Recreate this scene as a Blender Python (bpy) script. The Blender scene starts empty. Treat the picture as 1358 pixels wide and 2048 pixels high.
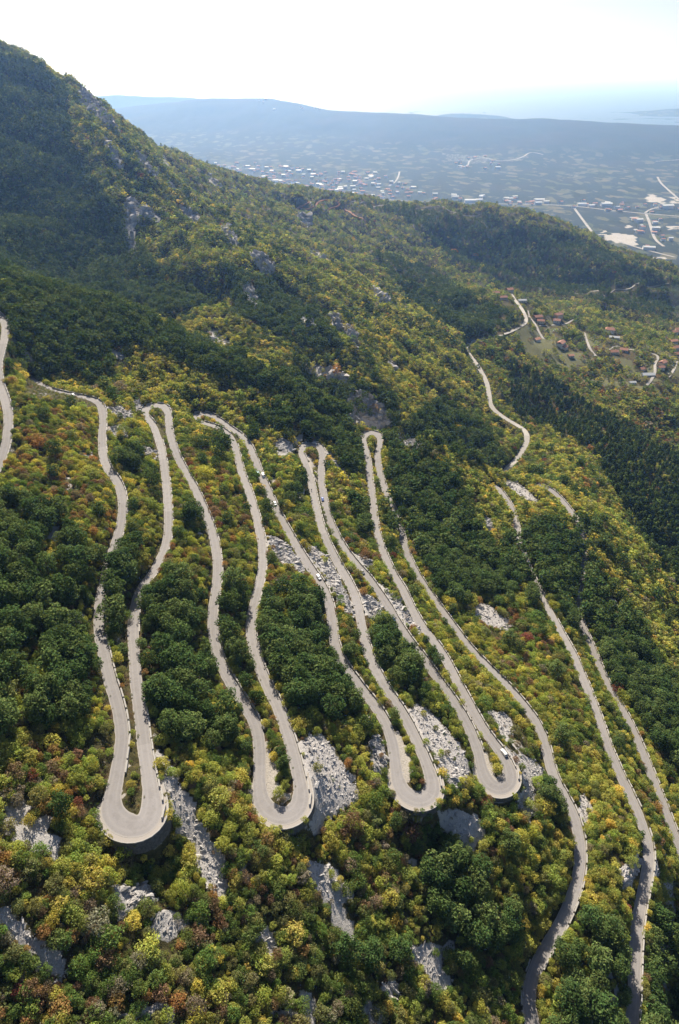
import bpy, bmesh, math, random
import numpy as np
from mathutils import Vector, Matrix
from mathutils.kdtree import KDTree

R = math.radians
C = bpy.context.scene.collection
sc = bpy.context.scene

# ------------------------------------------------------------------ camera, world, sun, exposure
CAM_Z = 750.0                       # metres above the sea
PITCH = R(-33.24)
FPX = 1364.0                        # focal length in pixels of the 1358 x 2048 photograph
cam = bpy.data.cameras.new('camera')
cam.sensor_fit = 'VERTICAL'; cam.sensor_height = 36.0; cam.lens = 36.0 * FPX / 2048.0
cam.clip_start = 1.0; cam.clip_end = 200000.0
camo = bpy.data.objects.new('camera', cam); C.objects.link(camo)
camo.location = (0, 0, CAM_Z); camo.rotation_euler = (R(90) + PITCH, 0, 0)
sc.camera = camo

SUN_EL, SUN_AZ = R(40.0), R(-12.0)      # azimuth from +Y, clockwise
w = bpy.data.worlds.new('World'); sc.world = w; w.use_nodes = True
nt = w.node_tree; nt.nodes.clear()
sky = nt.nodes.new('ShaderNodeTexSky'); sky.sky_type = 'NISHITA'; sky.sun_disc = False
sky.sun_elevation = SUN_EL; sky.sun_rotation = SUN_AZ
sky.altitude = 700.0; sky.air_density = 0.6; sky.dust_density = 2.0; sky.ozone_density = 1.0
bg = nt.nodes.new('ShaderNodeBackground'); bg.inputs['Strength'].default_value = 0.065
wo = nt.nodes.new('ShaderNodeOutputWorld')
nt.links.new(sky.outputs[0], bg.inputs[0]); nt.links.new(bg.outputs[0], wo.inputs[0])

sun = bpy.data.lights.new('sun', 'SUN'); sun.energy = 5.0; sun.angle = R(0.53); sun.color = (1.0, 0.91, 0.78)
suno = bpy.data.objects.new('sun', sun); C.objects.link(suno)
sdir = Vector((math.sin(SUN_AZ) * math.cos(SUN_EL), math.cos(SUN_AZ) * math.cos(SUN_EL), math.sin(SUN_EL)))
suno.rotation_euler = sdir.to_track_quat('Z', 'Y').to_euler(); suno.location = (0, 0, 1400)

sc.view_settings.view_transform = 'Standard'; sc.view_settings.look = 'None'
sc.view_settings.exposure = 0.86; sc.view_settings.gamma = 1.0
sc.view_settings.use_curve_mapping = False
sc.render.engine = 'CYCLES'
sc.cycles.max_bounces = 6; sc.cycles.diffuse_bounces = 3; sc.cycles.glossy_bounces = 2
sc.cycles.transmission_bounces = 4; sc.cycles.transparent_max_bounces = 8; sc.cycles.volume_bounces = 1
sc.cycles.use_denoising = True
try:
    sc.cycles.denoiser = 'OPENIMAGEDENOISE'
    sc.cycles.denoising_input_passes = 'RGB_ALBEDO_NORMAL'; sc.cycles.denoising_prefilter = 'ACCURATE'
except Exception:
    pass
sc.cycles.sample_clamp_indirect = 4.0

# ------------------------------------------------------------------ numeric helpers
rng = np.random.default_rng(7)
SP, CP = math.sin(PITCH), math.cos(PITCH)

def ray(px, py):
    """direction (per unit of depth) of photograph pixels"""
    u = (np.asarray(px, float) - 679.0) / FPX; v = (1024.0 - np.asarray(py, float)) / FPX
    return np.stack([u, CP - v * SP, SP + v * CP], -1)

def at_drop(px, py, drop):
    d = ray(px, py); t = np.asarray(drop, float) / -d[..., 2]
    return d * t[..., None] + np.array([0, 0, CAM_Z])

def at_depth(px, py, Z):
    return ray(px, py) * np.asarray(Z, float)[..., None] + np.array([0, 0, CAM_Z])

def project(P):
    x, y, z = P[..., 0], P[..., 1], P[..., 2] - CAM_Z
    Z = np.maximum(y * CP + z * SP, 1e-3); up = -y * SP + z * CP
    return 679.0 + FPX * x / Z, 1024.0 - FPX * up / Z, Z

def hash2(ix, iy, seed):
    h = (ix.astype(np.int64) * 374761393 + iy.astype(np.int64) * 668265263 + seed * 1442695041) & 0xffffffff
    h = ((h ^ (h >> 13)) * 1274126177) & 0xffffffff
    return ((h ^ (h >> 16)) & 0xffff) / 65535.0

def vnoise(x, y, seed=0):
    ix = np.floor(x); iy = np.floor(y); fx = x - ix; fy = y - iy
    fx = fx * fx * fx * (fx * (fx * 6 - 15) + 10); fy = fy * fy * fy * (fy * (fy * 6 - 15) + 10)
    a = hash2(ix, iy, seed); b = hash2(ix + 1, iy, seed); c = hash2(ix, iy + 1, seed); d = hash2(ix + 1, iy + 1, seed)
    return (a + (b - a) * fx) * (1 - fy) + (c + (d - c) * fx) * fy

def fbm(x, y, seed=0, octv=4, gain=0.5):
    s = 0.0; a = 1.0; n = 0.0
    for i in range(octv):
        s = s + a * vnoise(x * 2 ** i + 17.3 * i, y * 2 ** i + 9.1 * i, seed + i); n += a; a *= gain
    return s / n * 2 - 1

def smooth(e0, e1, x):
    t = np.clip((x - e0) / (e1 - e0), 0, 1); return t * t * (3 - 2 * t)

def inpoly(x, y, poly):
    r = np.zeros(np.shape(x), bool); n = len(poly)
    for i in range(n):
        x0, y0 = poly[i]; x1, y1 = poly[(i + 1) % n]
        if y0 == y1: continue
        r ^= ((y0 > y) != (y1 > y)) & (x < (x1 - x0) * (y - y0) / (y1 - y0) + x0)
    return r

# ------------------------------------------------------------------ roads in image coordinates: photograph pixel, drop below the camera
# the serpentine, leg by leg from the highest (left) to the lowest (right)
SERP = [
 (60,757,189),(100,779,None),(143,790,None),(175,796,None),(196,805,193),(206,833,None),(204,870,None),(206,910,None),(215,937,None),(233,962,None),
 (243,990,None),(245,1020,None),(239,1060,None),(228,1095,None),(215,1135,None),(205,1180,None),(199,1220,None),(200,1265,None),(208,1310,None),
 (220,1360,None),(232,1400,None),(241,1440,None),(244,1480,None),(240,1510,None),(233,1555,None),(224,1595,None),(224,1622,None),
 (239,1643,205),(265,1653,None),(290,1647,None),(301,1630,None),(304,1605,None),(300,1570,None),(293,1525,None),(287,1480,None),(281,1430,None),
 (275,1390,None),(271,1350,None),(268,1300,None),(266,1265,None),(270,1215,None),(285,1173,None),(305,1147,None),(321,1117,None),(333,1085,None),
 (337,1045,None),(335,1000,None),(331,955,None),(325,915,None),(317,880,None),(304,848,None),(291,830,None),(293,817,214),(308,811,None),(324,812,None),
 (335,824,None),(337,845,None),(341,872,None),(351,905,None),(368,940,None),(388,975,None),(403,1008,None),(416,1040,None),(426,1072,None),(433,1110,None),
 (435,1150,None),(430,1190,None),(425,1228,None),(428,1275,None),(436,1312,None),(453,1350,None),(473,1385,None),(493,1416,None),(510,1448,None),
 (518,1485,None),(519,1525,None),(519,1570,None),(523,1600,None),(538,1622,225),(563,1632,None),(587,1625,None),(600,1606,None),(601,1575,None),
 (593,1535,None),(583,1495,None),(572,1460,None),(557,1418,None),(541,1385,None),(526,1353,None),(512,1315,None),(503,1275,None),(502,1240,None),
 (510,1202,None),(519,1165,None),(525,1125,None),(523,1085,None),(516,1050,None),(507,1015,None),(496,980,None),(483,945,None),(474,910,None),
 (467,886,None),(455,868,None),(437,856,None),(418,849,None),(402,844,None),(392,836,234),(394,829,None),(405,827,None),(421,830,None),(441,842,None),
 (461,857,None),(482,872,None),(497,890,None),(508,915,None),(517,940,None),(531,970,None),(546,1005,None),(563,1040,None),(583,1075,None),(603,1109,None),
 (623,1140,None),(643,1171,None),(656,1202,None),(663,1235,None),(667,1277,None),(680,1317,None),(704,1353,None),(730,1387,None),(754,1418,None),
 (774,1453,None),(786,1494,None),(792,1535,None),(798,1567,None),(813,1590,None),(836,1600,246),(857,1593,None),(865,1573,None),(860,1547,None),
 (846,1511,None),(830,1476,None),(813,1442,None),(795,1412,None),(777,1385,None),(761,1359,None),(747,1332,None),(734,1300,None),(725,1259,None),
 (718,1223,None),(710,1194,None),(695,1161,None),(678,1131,None),(661,1100,None),(648,1070,None),(638,1040,None),(630,1005,None),(624,975,None),
 (617,945,None),(609,922,None),(603,904,None),(609,892,255),(624,888,None),(638,893,None),(644,910,None),(642,940,None),(643,970,None),(648,1000,None),
 (657,1035,None),(670,1066,None),(688,1097,None),(710,1126,None),(733,1152,None),(754,1181,None),(774,1210,None),(791,1240,None),(818,1281,None),
 (847,1318,None),(872,1354,None),(900,1393,None),(924,1430,None),(944,1470,None),(957,1506,None),(965,1541,None),(975,1564,None),(992,1576,266),
 (1010,1572,None),(1020,1556,None),(1017,1535,None),(1004,1509,None),(983,1482,None),(963,1453,None),(943,1418,None),(923,1381,None),(904,1344,None),
 (886,1311,None),(866,1281,None),(845,1254,None),(825,1221,None),(806,1181,None),(788,1151,None),(773,1121,None),(761,1090,None),(753,1060,None),
 (748,1030,None),(744,995,None),(740,960,None),(736,925,None),(731,897,None),(727,877,None),(734,867,276),(748,866,None),(759,873,None),(759,890,None),
 (755,910,None),(757,935,None),(763,960,None),(771,983,None),(785,1017,None),(799,1055,None),(808,1090,None),(821,1126,None),(841,1161,None),
 (865,1196,None),(889,1230,None),(914,1264,None),(942,1300,None),(972,1331,None),(1007,1365,None),(1038,1400,None),(1065,1435,None),(1084,1470,None),
 (1095,1511,None),(1107,1553,None),(1127,1591,None),(1146,1630,None),(1157,1668,None),(1160,1705,None),(1158,1742,None),(1149,1780,None),(1135,1818,None),
 (1117,1855,None),(1095,1892,None),(1074,1930,None),(1062,1966,None),(1058,2000,None),(1062,2034,293),(1072,2070,None),(1094,2115,None),(1130,2150,None),
 (1180,2165,300),(1225,2155,None),(1254,2120,304),(1262,2080,None),(1264,2040,None),(1267,2000,None),(1269,1950,None),(1271,1900,None),(1274,1860,None),(1279,1820,None),
 (1288,1775,None),(1296,1730,None),(1296,1690,None),(1286,1655,None),(1271,1615,None),(1252,1575,None),(1233,1535,None),(1216,1495,None),(1202,1453,None),
 (1186,1408,None),(1167,1360,None),(1147,1312,None),(1124,1270,None),(1108,1240,None),(1093,1210,None),(1077,1180,None),(1062,1150,None),(1050,1122,None),
 (1042,1098,None),(1036,1075,None),(1032,1050,None),(1024,1020,None),(1007,991,None),(992,974,None),(976,967,318),
]
LEG_K = [(1076,968,327),(1103,981,None),(1127,1005,None),(1146,1030,None),(1161,1058,None),(1168,1085,None),(1168,1115,None),(1163,1150,None),(1159,1190,None),(1158,1225,None),
 (1165,1255,None),(1181,1290,None),(1196,1328,None),(1213,1366,None),(1237,1407,None),(1259,1448,None),(1280,1494,None),(1301,1547,None),(1320,1595,None),(1337,1640,None),
 (1354,1685,None),(1370,1735,None),(1385,1800,338),(1398,1880,None),(1404,1960,None),(1404,2060,None),(1398,2160,346)]
LEG_0 = [(-12,622,158),(6,640,None),(10,665,None),(3,700,None),(-4,730,None),(0,770,None),(10,800,None),(16,830,None),(15,865,None),(10,895,None),(0,925,None),(-14,955,178)]
LOW = [(985,975,374),(1000,955,372),(1013,939,None),(1031,921,None),(1045,901,None),(1053,884,None),(1053,868,None),(1045,857,None),(1030,848,None),(1004,832,371),(989,820,None),(981,808,None),
 (978,789,None),(974,768,None),(966,749,None),(951,725,None),(938,708,None),(933,697,366),(940,686,None),(961,678,None),(988,673,None),(1011,667,None),(1035,656,None),
 (1050,646,None),(1052,637,366),(1043,617,None),(1030,600,None),(1019,583,372)]
VILLAGE_ROADS = [
 [(1055,621,378),(1059,634,None),(1072,651,None),(1079,666,None),(1087,678,391)],
 [(1074,651,386),(1102,650,None),(1129,648,None),(1146,639,398)],
 [(1102,663,390),(1114,656,391)],
 [(1168,665,398),(1175,685,None),(1183,702,None),(1192,712,404)],
 [(1217,699,406),(1232,692,None),(1257,698,None),(1288,703,None),(1314,711,None),(1310,729,None),(1310,744,None),(1303,759,None),(1293,771,418)],
 [(1354,722,421),(1347,740,None),(1337,754,422)],
]

def polyline(nodes):
    a = np.array([[n[0], n[1]] for n in nodes], float)
    key = [i for i, n in enumerate(nodes) if n[2] is not None]
    dr = np.interp(np.arange(len(nodes)), key, [nodes[i][2] for i in key])
    for _ in range(2):                                    # drop falls evenly with distance travelled
        P = at_drop(a[:, 0], a[:, 1], dr)
        s = np.concatenate([[0], np.cumsum(np.linalg.norm(np.diff(P[:, :2], axis=0), axis=1))])
        dr = np.interp(s, s[key], [nodes[i][2] for i in key])
    return at_drop(a[:, 0], a[:, 1], dr)

def spline(P, step):
    Q = []
    n = len(P)
    for i in range(n - 1):
        p0, p1, p2, p3 = P[max(i - 1, 0)], P[i], P[i + 1], P[min(i + 2, n - 1)]
        # centripetal Catmull-Rom
        t0 = 0.0; t1 = t0 + max(np.linalg.norm(p1 - p0), 1e-3) ** .5; t2 = t1 + np.linalg.norm(p2 - p1) ** .5; t3 = t2 + max(np.linalg.norm(p3 - p2), 1e-3) ** .5
        for t in np.linspace(t1, t2, max(2, int(np.linalg.norm(p2 - p1) / step * 2)), endpoint=False):
            if i == 0: A1 = p1
            else: A1 = (t1 - t) / (t1 - t0) * p0 + (t - t0) / (t1 - t0) * p1
            A2 = (t2 - t) / (t2 - t1) * p1 + (t - t1) / (t2 - t1) * p2
            A3 = p2 if i == n - 2 else (t3 - t) / (t3 - t2) * p2 + (t - t2) / (t3 - t2) * p3
            B1 = A2 if i == 0 else (t2 - t) / (t2 - t0) * A1 + (t - t0) / (t2 - t0) * A2
            B2 = A2 if i == n - 2 else (t3 - t) / (t3 - t1) * A2 + (t - t1) / (t3 - t1) * A3
            Q.append((t2 - t) / (t2 - t1) * B1 + (t - t1) / (t2 - t1) * B2)
    Q.append(P[-1]); Q = np.array(Q)
    s = np.concatenate([[0], np.cumsum(np.linalg.norm(np.diff(Q, axis=0), axis=1))])
    m = max(3, int(s[-1] / step)); ss = np.linspace(0, s[-1], m)
    Q = np.stack([np.interp(ss, s, Q[:, k]) for k in range(3)], -1)
    for _ in range(3):
        Q[1:-1] = 0.5 * Q[1:-1] + 0.25 * (Q[:-2] + Q[2:])
    return Q

def road_width(Q, base, bend):
    d = np.gradient(Q[:, :2], axis=0); a = np.unwrap(np.arctan2(d[:, 1], d[:, 0]))
    st = np.linalg.norm(d, axis=1).mean(); k = np.abs(np.gradient(a)) / st
    ker = np.ones(13) / 13; k = np.convolve(np.pad(k, 6, 'edge'), ker, 'valid')
    wd = base + (bend - base) * smooth(0.03, 0.10, k)
    ker = np.ones(9) / 9
    return np.convolve(np.pad(wd, 4, 'edge'), ker, 'valid')

ROADS = {}
for nm, nodes, st, wb, wh in [('serp', SERP, 1.2, 4.8, 7.2), ('k', LEG_K, 1.2, 4.8, 4.8), ('zero', LEG_0, 1.2, 5.0, 6.0), ('low', LOW, 2.5, 6.2, 6.8)] + \
        [('v%d' % i, v, 2.0, 4.0, 4.0) for i, v in enumerate(VILLAGE_ROADS)]:
    Q = spline(polyline(nodes), st); wd = road_width(Q, wb, wh)
    if nm == 'serp':
        ap = at_drop(265.0, 1653.0, 205.0); wd = wd + 1.0 * np.exp(-((Q[:, 0] - ap[0]) ** 2 + (Q[:, 1] - ap[1]) ** 2) / 18.0 ** 2)
    ROADS[nm] = (Q, wd)

# ------------------------------------------------------------------ ground away from the roads, mostly in image coordinates
# (photograph pixel x, y, drop) on the near hillside, (x, y, depth) farther off
NEAR = [(100,1300,192),(0,1300,186),(0,1700,193),(0,2048,207),(150,1850,206),(300,1715,214),(330,1690,214),(150,1690,202),(300,1850,217),(300,2048,222),(600,1690,234),(590,1660,231),
 (600,1850,240),(600,2048,246),(860,1650,256),(850,1800,266),(850,2048,272),(1030,1640,273),(960,1720,272),(1000,1900,284),
 (1358,1700,340),(1358,1500,349),(1358,1400,356),(1358,2048,345),(1358,1880,342),(1250,1250,342),(-150,1500,178),(-150,1900,190),(-150,1200,172)]
FAR = [(0,540,640),(200,610,640),(330,650,640),(500,722,625),(600,775,630),(700,835,625),(850,882,610),(950,930,625),(1060,962,640),(1200,1028,625),(1280,1100,610),(1358,1185,600),
 # hidden gully behind the crest is given as points in the next list
 (720,842,715),(600,790,735),(520,740,725),(400,660,780),(250,600,860),(150,540,955),(50,450,1015),(100,300,1115),(20,180,1180),(480,620,815),(300,520,975),(200,430,1030),
 (0,90,1235),(60,128,1235),(150,165,1230),(230,260,1165),(260,350,1105),(280,430,1055),(400,490,990),(520,545,930),(640,642,830),(700,692,775),(745,790,732),(800,850,722),
 (620,700,770),(560,640,840),(680,760,742),(460,570,905),
 (300,290,1480),(400,340,1700),(500,362,1850),(600,385,2000),(700,398,2000),(800,410,1880),(950,428,1790),(1050,436,1800),(1130,459,1790),(1250,532,1680),(1358,588,1600),
 (380,400,1330),(500,450,1290),(450,420,1380),(600,500,1230),(650,540,1130),(720,600,1040),(800,650,985),(880,745,890),(925,830,820),(960,925,755),
 (600,450,1520),(600,415,1720),(700,470,1620),(750,520,1450),(850,570,1380),(930,640,1200),(800,450,1760),(900,520,1640),(1000,600,1560),(1000,480,1745),(1000,545,1680),(1100,520,1700),
 (1200,590,1560),(1100,590,1590),(1300,620,1500),(1358,630,1480),(1250,640,1400),(1180,615,1450),(1358,700,1230),(1300,700,1190),(1150,690,1170),(1080,640,1230),(1200,650,1290),(1290,750,1110),(1358,780,1090),
 (1200,740,1110),(1060,720,1090),(1030,770,1010),(1100,790,1005),(1300,830,1000),(1200,850,950),(1090,850,915),(1358,900,960),
 (1120,865,850),(1200,900,815),(1280,950,800),(1358,1002,790),(1250,1000,735),(1200,960,745),(1130,935,725),(1320,1060,720),(1358,1120,690)]
WORLD = [(-330,740,470),(-230,735,462),(-90,655,440),(0,612,408),(45,600,398),(-700,2600,420),(-200,2900,250),(300,3000,150),(800,2900,80),(1300,2600,60),(-1000,1500,860),(-1000,2200,640),
 (-560,800,640),(-760,1200,790),(-450,500,610),(-420,300,640),(-350,80,600),(-200,20,570),(0,0,505),(200,20,425),(330,120,370),(330,350,330),(420,620,318),(560,800,320),(700,1000,318),(900,1300,290),(1150,1700,200),(1500,1500,180),(1000,700,330),
 (1600,2200,40),(1500,600,340),(600,200,330),(1500,100,360),(-1500,100,800),(-1500,1500,900),(-1500,2900,500),(420,500,310),(330,560,325)]
n_ = np.array(NEAR, float); f_ = np.array(FAR, float)
ctrl = [at_drop(n_[:, 0], n_[:, 1], n_[:, 2]), at_depth(f_[:, 0], f_[:, 1], f_[:, 2]), np.array(WORLD, float)]
for nm, (Q, wd) in ROADS.items():
    k = 16 if nm in ('serp', 'k', 'zero') else 12
    ctrl.append(Q[::k])
ctrl = np.concatenate(ctrl)
CSH = 5.0
def phi(a, b):
    d2 = (a[:, None, 0] - b[None, :, 0]) ** 2 + (a[:, None, 1] - b[None, :, 1]) ** 2
    return np.sqrt(d2 + CSH * CSH)
nc = len(ctrl)
A = np.zeros((nc + 3, nc + 3)); A[:nc, :nc] = -phi(ctrl, ctrl) - np.eye(nc) * 0.6
A[:nc, nc] = 1; A[:nc, nc + 1:] = ctrl[:, :2] / 1000.0; A[nc:, :nc] = A[:nc, nc:].T
sol = np.linalg.solve(A, np.concatenate([ctrl[:, 2], np.zeros(3)]))
def rbf(x, y):
    sh = np.shape(x); q = np.stack([np.ravel(x), np.ravel(y)], -1); out = np.empty(len(q))
    for i in range(0, len(q), 20000):
        b = q[i:i + 20000]
        out[i:i + 20000] = -(phi(b, ctrl) @ sol[:nc]) + sol[nc] + b @ sol[nc + 1:] / 1000.0
    return out.reshape(sh)

def axis(lo, a, b, hi, fine, coarse, grow=1.05):
    mid = list(np.arange(a, b, fine)); r = []; s = fine; v = mid[-1]
    while v < hi: s = min(s * grow, coarse); v += s; r.append(v)
    l = []; s = fine; v = a
    while v > lo: s = min(s * grow, coarse); v -= s; l.append(v)
    return np.array(l[::-1] + mid + r)
GX = axis(-1500, -330, 260, 1600, 1.4, 13.0)
GY = axis(10, 55, 640, 3000, 1.4, 13.0)
MX, MY = np.meshgrid(GX, GY)
GZ = rbf(MX, MY)
# distance to the nearest road for every vertex near one
RD = np.full(MX.shape, 99.0); RZ = np.zeros(MX.shape); RH = np.zeros(MX.shape)
allq = np.concatenate([Q for Q, _ in ROADS.values()]); allw = np.concatenate([w_ for _, w_ in ROADS.values()])
kd = KDTree(len(allq))
for i, p in enumerate(allq): kd.insert((p[0], p[1], 0), i)
kd.balance()
sel = np.zeros(MX.shape, bool)
for p in allq[::4]:
    i0, i1 = np.searchsorted(GX, [p[0] - 16, p[0] + 16]); j0, j1 = np.searchsorted(GY, [p[1] - 16, p[1] + 16])
    sel[j0:j1, i0:i1] = True
for j, i in zip(*np.nonzero(sel)):
    co, k, d = kd.find((GX[i], GY[j], 0))
    RD[j, i] = d; RZ[j, i] = allq[k][2]; RH[j, i] = allw[k] * .5
# relief: spurs, gullies and broken rock, fading out beside the roads
away = smooth(2, 14, RD - RH)
far = smooth(640, 900, np.hypot(MX * 0.9, MY))
vill = np.exp(-((MX - 470) / 260) ** 2 - ((MY - 1150) / 260) ** 2); far = far * (1 - .85 * vill)
n1 = fbm(MX / 26, MY / 26, 3, 4); n2 = fbm(MX / 170, MY / 170, 11, 4); n3 = 1 - np.abs(fbm(MX / 120 + .5 * MY / 120, MY / 150, 23, 5)) * 2
GZ = GZ + away * (n1 * 1.6 + far * (n2 * 18 + (n3 - .5) * 24 + n1 * 6))
flat = 1 - smooth(0, 1, (RD - RH - 1.5) / 2.6)
GZ = np.where(RD < 90, GZ * (1 - flat) + (RZ - 0.14) * flat, GZ)

def H(x, y):
    x = np.asarray(x, float); y = np.asarray(y, float)
    i = np.clip(np.searchsorted(GX, x) - 1, 0, len(GX) - 2); j = np.clip(np.searchsorted(GY, y) - 1, 0, len(GY) - 2)
    fx = np.clip((x - GX[i]) / (GX[i + 1] - GX[i]), 0, 1); fy = np.clip((y - GY[j]) / (GY[j + 1] - GY[j]), 0, 1)
    return (GZ[j, i] * (1 - fx) + GZ[j, i + 1] * fx) * (1 - fy) + (GZ[j + 1, i] * (1 - fx) + GZ[j + 1, i + 1] * fx) * fy

def unproject(px, py, tmax=4000.0):
    """where the sight line through a photograph pixel meets the ground"""
    d = ray(np.atleast_1d(px), np.atleast_1d(py)); t = np.full(len(d), 90.0); lo = t.copy(); hit = np.zeros(len(d), bool); hi = t.copy()
    while t.min() < tmax and not hit.all():
        P = d * t[:, None]; under = (P[:, 2] + CAM_Z < H(P[:, 0], P[:, 1])) & ~hit & (P[:, 1] < 3000)
        hi = np.where(under, t, hi); hit |= under
        lo = np.where(hit, lo, t); t = t * 1.006
        if t.max() > tmax: break
    for _ in range(14):
        m = (lo + hi) / 2; P = d * m[:, None]; u = P[:, 2] + CAM_Z < H(P[:, 0], P[:, 1])
        hi = np.where(u, m, hi); lo = np.where(u, lo, m)
    P = d * hi[:, None] + np.array([0, 0, CAM_Z]); P[~hit] = np.nan
    return P

# ------------------------------------------------------------------ object helpers
def mesh_from(name, V, F, mats=(), smooth_=False):
    me = bpy.data.meshes.new(name)
    V = np.asarray(V, np.float32); F = np.asarray(F, np.int32)
    if F.ndim == 2:
        n, k = F.shape
        me.vertices.add(len(V)); me.vertices.foreach_set('co', V.ravel())
        me.loops.add(n * k); me.loops.foreach_set('vertex_index', F.ravel())
        me.polygons.add(n); me.polygons.foreach_set('loop_start', np.arange(0, n * k, k, dtype=np.int32))
        me.polygons.foreach_set('loop_total', np.full(n, k, np.int32))
        me.update(calc_edges=True)
    else:
        me.from_pydata([tuple(v) for v in V], [], [list(f) for f in F]); me.update()
    for m in mats: me.materials.append(m)
    me.polygons.foreach_set('use_smooth', np.full(len(me.polygons), bool(smooth_)))
    return me
def link(name, me, parent=None, label=None, cat=None, group=None, kind=None, loc=None):
    o = bpy.data.objects.new(name, me); C.objects.link(o)
    if parent is not None: o.parent = parent
    if label: o['label'] = label
    if cat: o['category'] = cat
    if group: o['group'] = group
    if kind: o['kind'] = kind
    if loc is not None: o.location = loc
    return o
def fattr(me, name, vals):
    a = me.attributes.new(name, 'FLOAT', 'POINT'); a.data.foreach_set('value', np.asarray(vals, np.float32).ravel())
# ------------------------------------------------------------------ materials
def mat(name):
    m = bpy.data.materials.new(name); m.use_nodes = True; t = m.node_tree
    return m, t, t.nodes['Principled BSDF']
def N(t, typ, **kw):
    n = t.nodes.new(typ)
    for k, v in kw.items():
        if k in n.inputs: n.inputs[k].default_value = v
        else: setattr(n, k, v)
    return n
def rgb(c): return (c[0], c[1], c[2], 1.0)
def mixc(t, fac, a, b, blend='MIX'):
    n = t.nodes.new('ShaderNodeMix'); n.data_type = 'RGBA'; n.blend_type = blend
    for sock, v in ((0, fac), (6, a), (7, b)):
        if hasattr(v, 'is_output'): t.links.new(v, n.inputs[sock])
        else: n.inputs[sock].default_value = v if sock == 0 else rgb(v)
    return n.outputs[2]
def math_(t, op, a, b=None, clamp=False):
    n = t.nodes.new('ShaderNodeMath'); n.operation = op; n.use_clamp = clamp
    for i, v in enumerate((a, b)):
        if v is None: continue
        if hasattr(v, 'is_output'): t.links.new(v, n.inputs[i])
        else: n.inputs[i].default_value = v
    return n.outputs[0]
def noise(t, scale, detail=4.0, rough=.6, co=None, dim='3D', dist=0.0):
    n = t.nodes.new('ShaderNodeTexNoise'); n.noise_dimensions = dim; n.inputs['Scale'].default_value = scale
    n.inputs['Detail'].default_value = detail; n.inputs['Roughness'].default_value = rough; n.inputs['Distortion'].default_value = dist
    if co is not None: t.links.new(co, n.inputs['Vector'])
    return n.outputs['Fac']
def ramp(t, fac, stops):
    n = t.nodes.new('ShaderNodeMapRange'); n.inputs[1].default_value = stops[0]; n.inputs[2].default_value = stops[1]
    n.interpolation_type = 'SMOOTHSTEP'; t.links.new(fac, n.inputs[0]); return n.outputs[0]
def attr(t, name, typ='GEOMETRY'):
    n = t.nodes.new('ShaderNodeAttribute'); n.attribute_name = name; n.attribute_type = typ; return n
def objco(t):
    return t.nodes.new('ShaderNodeTexCoord').outputs['Object']
def bump(t, b, h, strength, dist):
    n = t.nodes.new('ShaderNodeBump'); n.inputs['Strength'].default_value = strength; n.inputs['Distance'].default_value = dist
    t.links.new(h, n.inputs['Height']); t.links.new(n.outputs[0], b.inputs['Normal'])

def rock_colour(t, co, warm=0.0):
    a = noise(t, .35, 6, .65, co); b = noise(t, 1.6, 5, .7, co, dist=.6); s = noise(t, .12, 3, .5, co)
    c = mixc(t, ramp(t, a, (.35, .65)), (.30, .295, .29), (.52, .498, .48))
    c = mixc(t, ramp(t, b, (.52, .66)), c, (.09, .088, .08))
    return mixc(t, ramp(t, s, (.55, .75)), c, (.34, .29, .24)), b

def terrain_mat():
    m, t, b = mat('hillside_ground'); co = objco(t)
    a = noise(t, .25, 6, .65, co); c2 = noise(t, .06, 4, .6, co); f = noise(t, 1.4, 5, .7, co)
    soil = mixc(t, ramp(t, a, (.35, .7)), (.045, .042, .018), (.115, .10, .042))
    soil = mixc(t, ramp(t, c2, (.5, .7)), soil, (.085, .055, .03))
    soil = mixc(t, ramp(t, f, (.6, .72)), soil, (.17, .155, .075))
    rc, rb = rock_colour(t, co)
    steep = ramp(t, math_(t, 'ADD', attr(t, 'cliff').outputs['Fac'], math_(t, 'MULTIPLY', math_(t, 'SUBTRACT', a, .5), 1.2)), (.45, .6))
    bare = ramp(t, noise(t, .11, 7, .72, co), (.62, .69))
    k = math_(t, 'MAXIMUM', steep, math_(t, 'MULTIPLY', bare, .8))
    rk = attr(t, 'rock').outputs['Fac']
    k = math_(t, 'MAXIMUM', k, ramp(t, math_(t, 'ADD', rk, math_(t, 'MULTIPLY', math_(t, 'SUBTRACT', f, .5), .8)), (.35, .6)))
    col = mixc(t, k, soil, rc)
    scr = math_(t, 'MULTIPLY', ramp(t, math_(t, 'ADD', rk, math_(t, 'MULTIPLY', math_(t, 'SUBTRACT', a, .5), .5)), (.5, .75)), ramp(t, rk, (.95, .85)))
    col = mixc(t, math_(t, 'MULTIPLY', scr, .75), col, mixc(t, f, (.36, .34, .325), (.56, .535, .52)))
    gr = attr(t, 'gravel').outputs['Fac']
    gcol = mixc(t, f, (.30, .27, .235), (.46, .43, .39))
    col = mixc(t, ramp(t, math_(t, 'ADD', gr, math_(t, 'MULTIPLY', math_(t, 'SUBTRACT', a, .5), .9)), (.38, .62)), col, gcol)
    gs = attr(t, 'grass').outputs['Fac']
    col = mixc(t, ramp(t, math_(t, 'ADD', gs, math_(t, 'MULTIPLY', math_(t, 'SUBTRACT', a, .5), .6)), (.35, .6)), col, mixc(t, a, (.105, .115, .048), (.175, .165, .085)))
    t.links.new(col, b.inputs['Base Color']); b.inputs['Roughness'].default_value = .95; b.inputs['Specular IOR Level'].default_value = .15
    bump(t, b, math_(t, 'ADD', f, rb), .8, .5)
    return m

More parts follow.
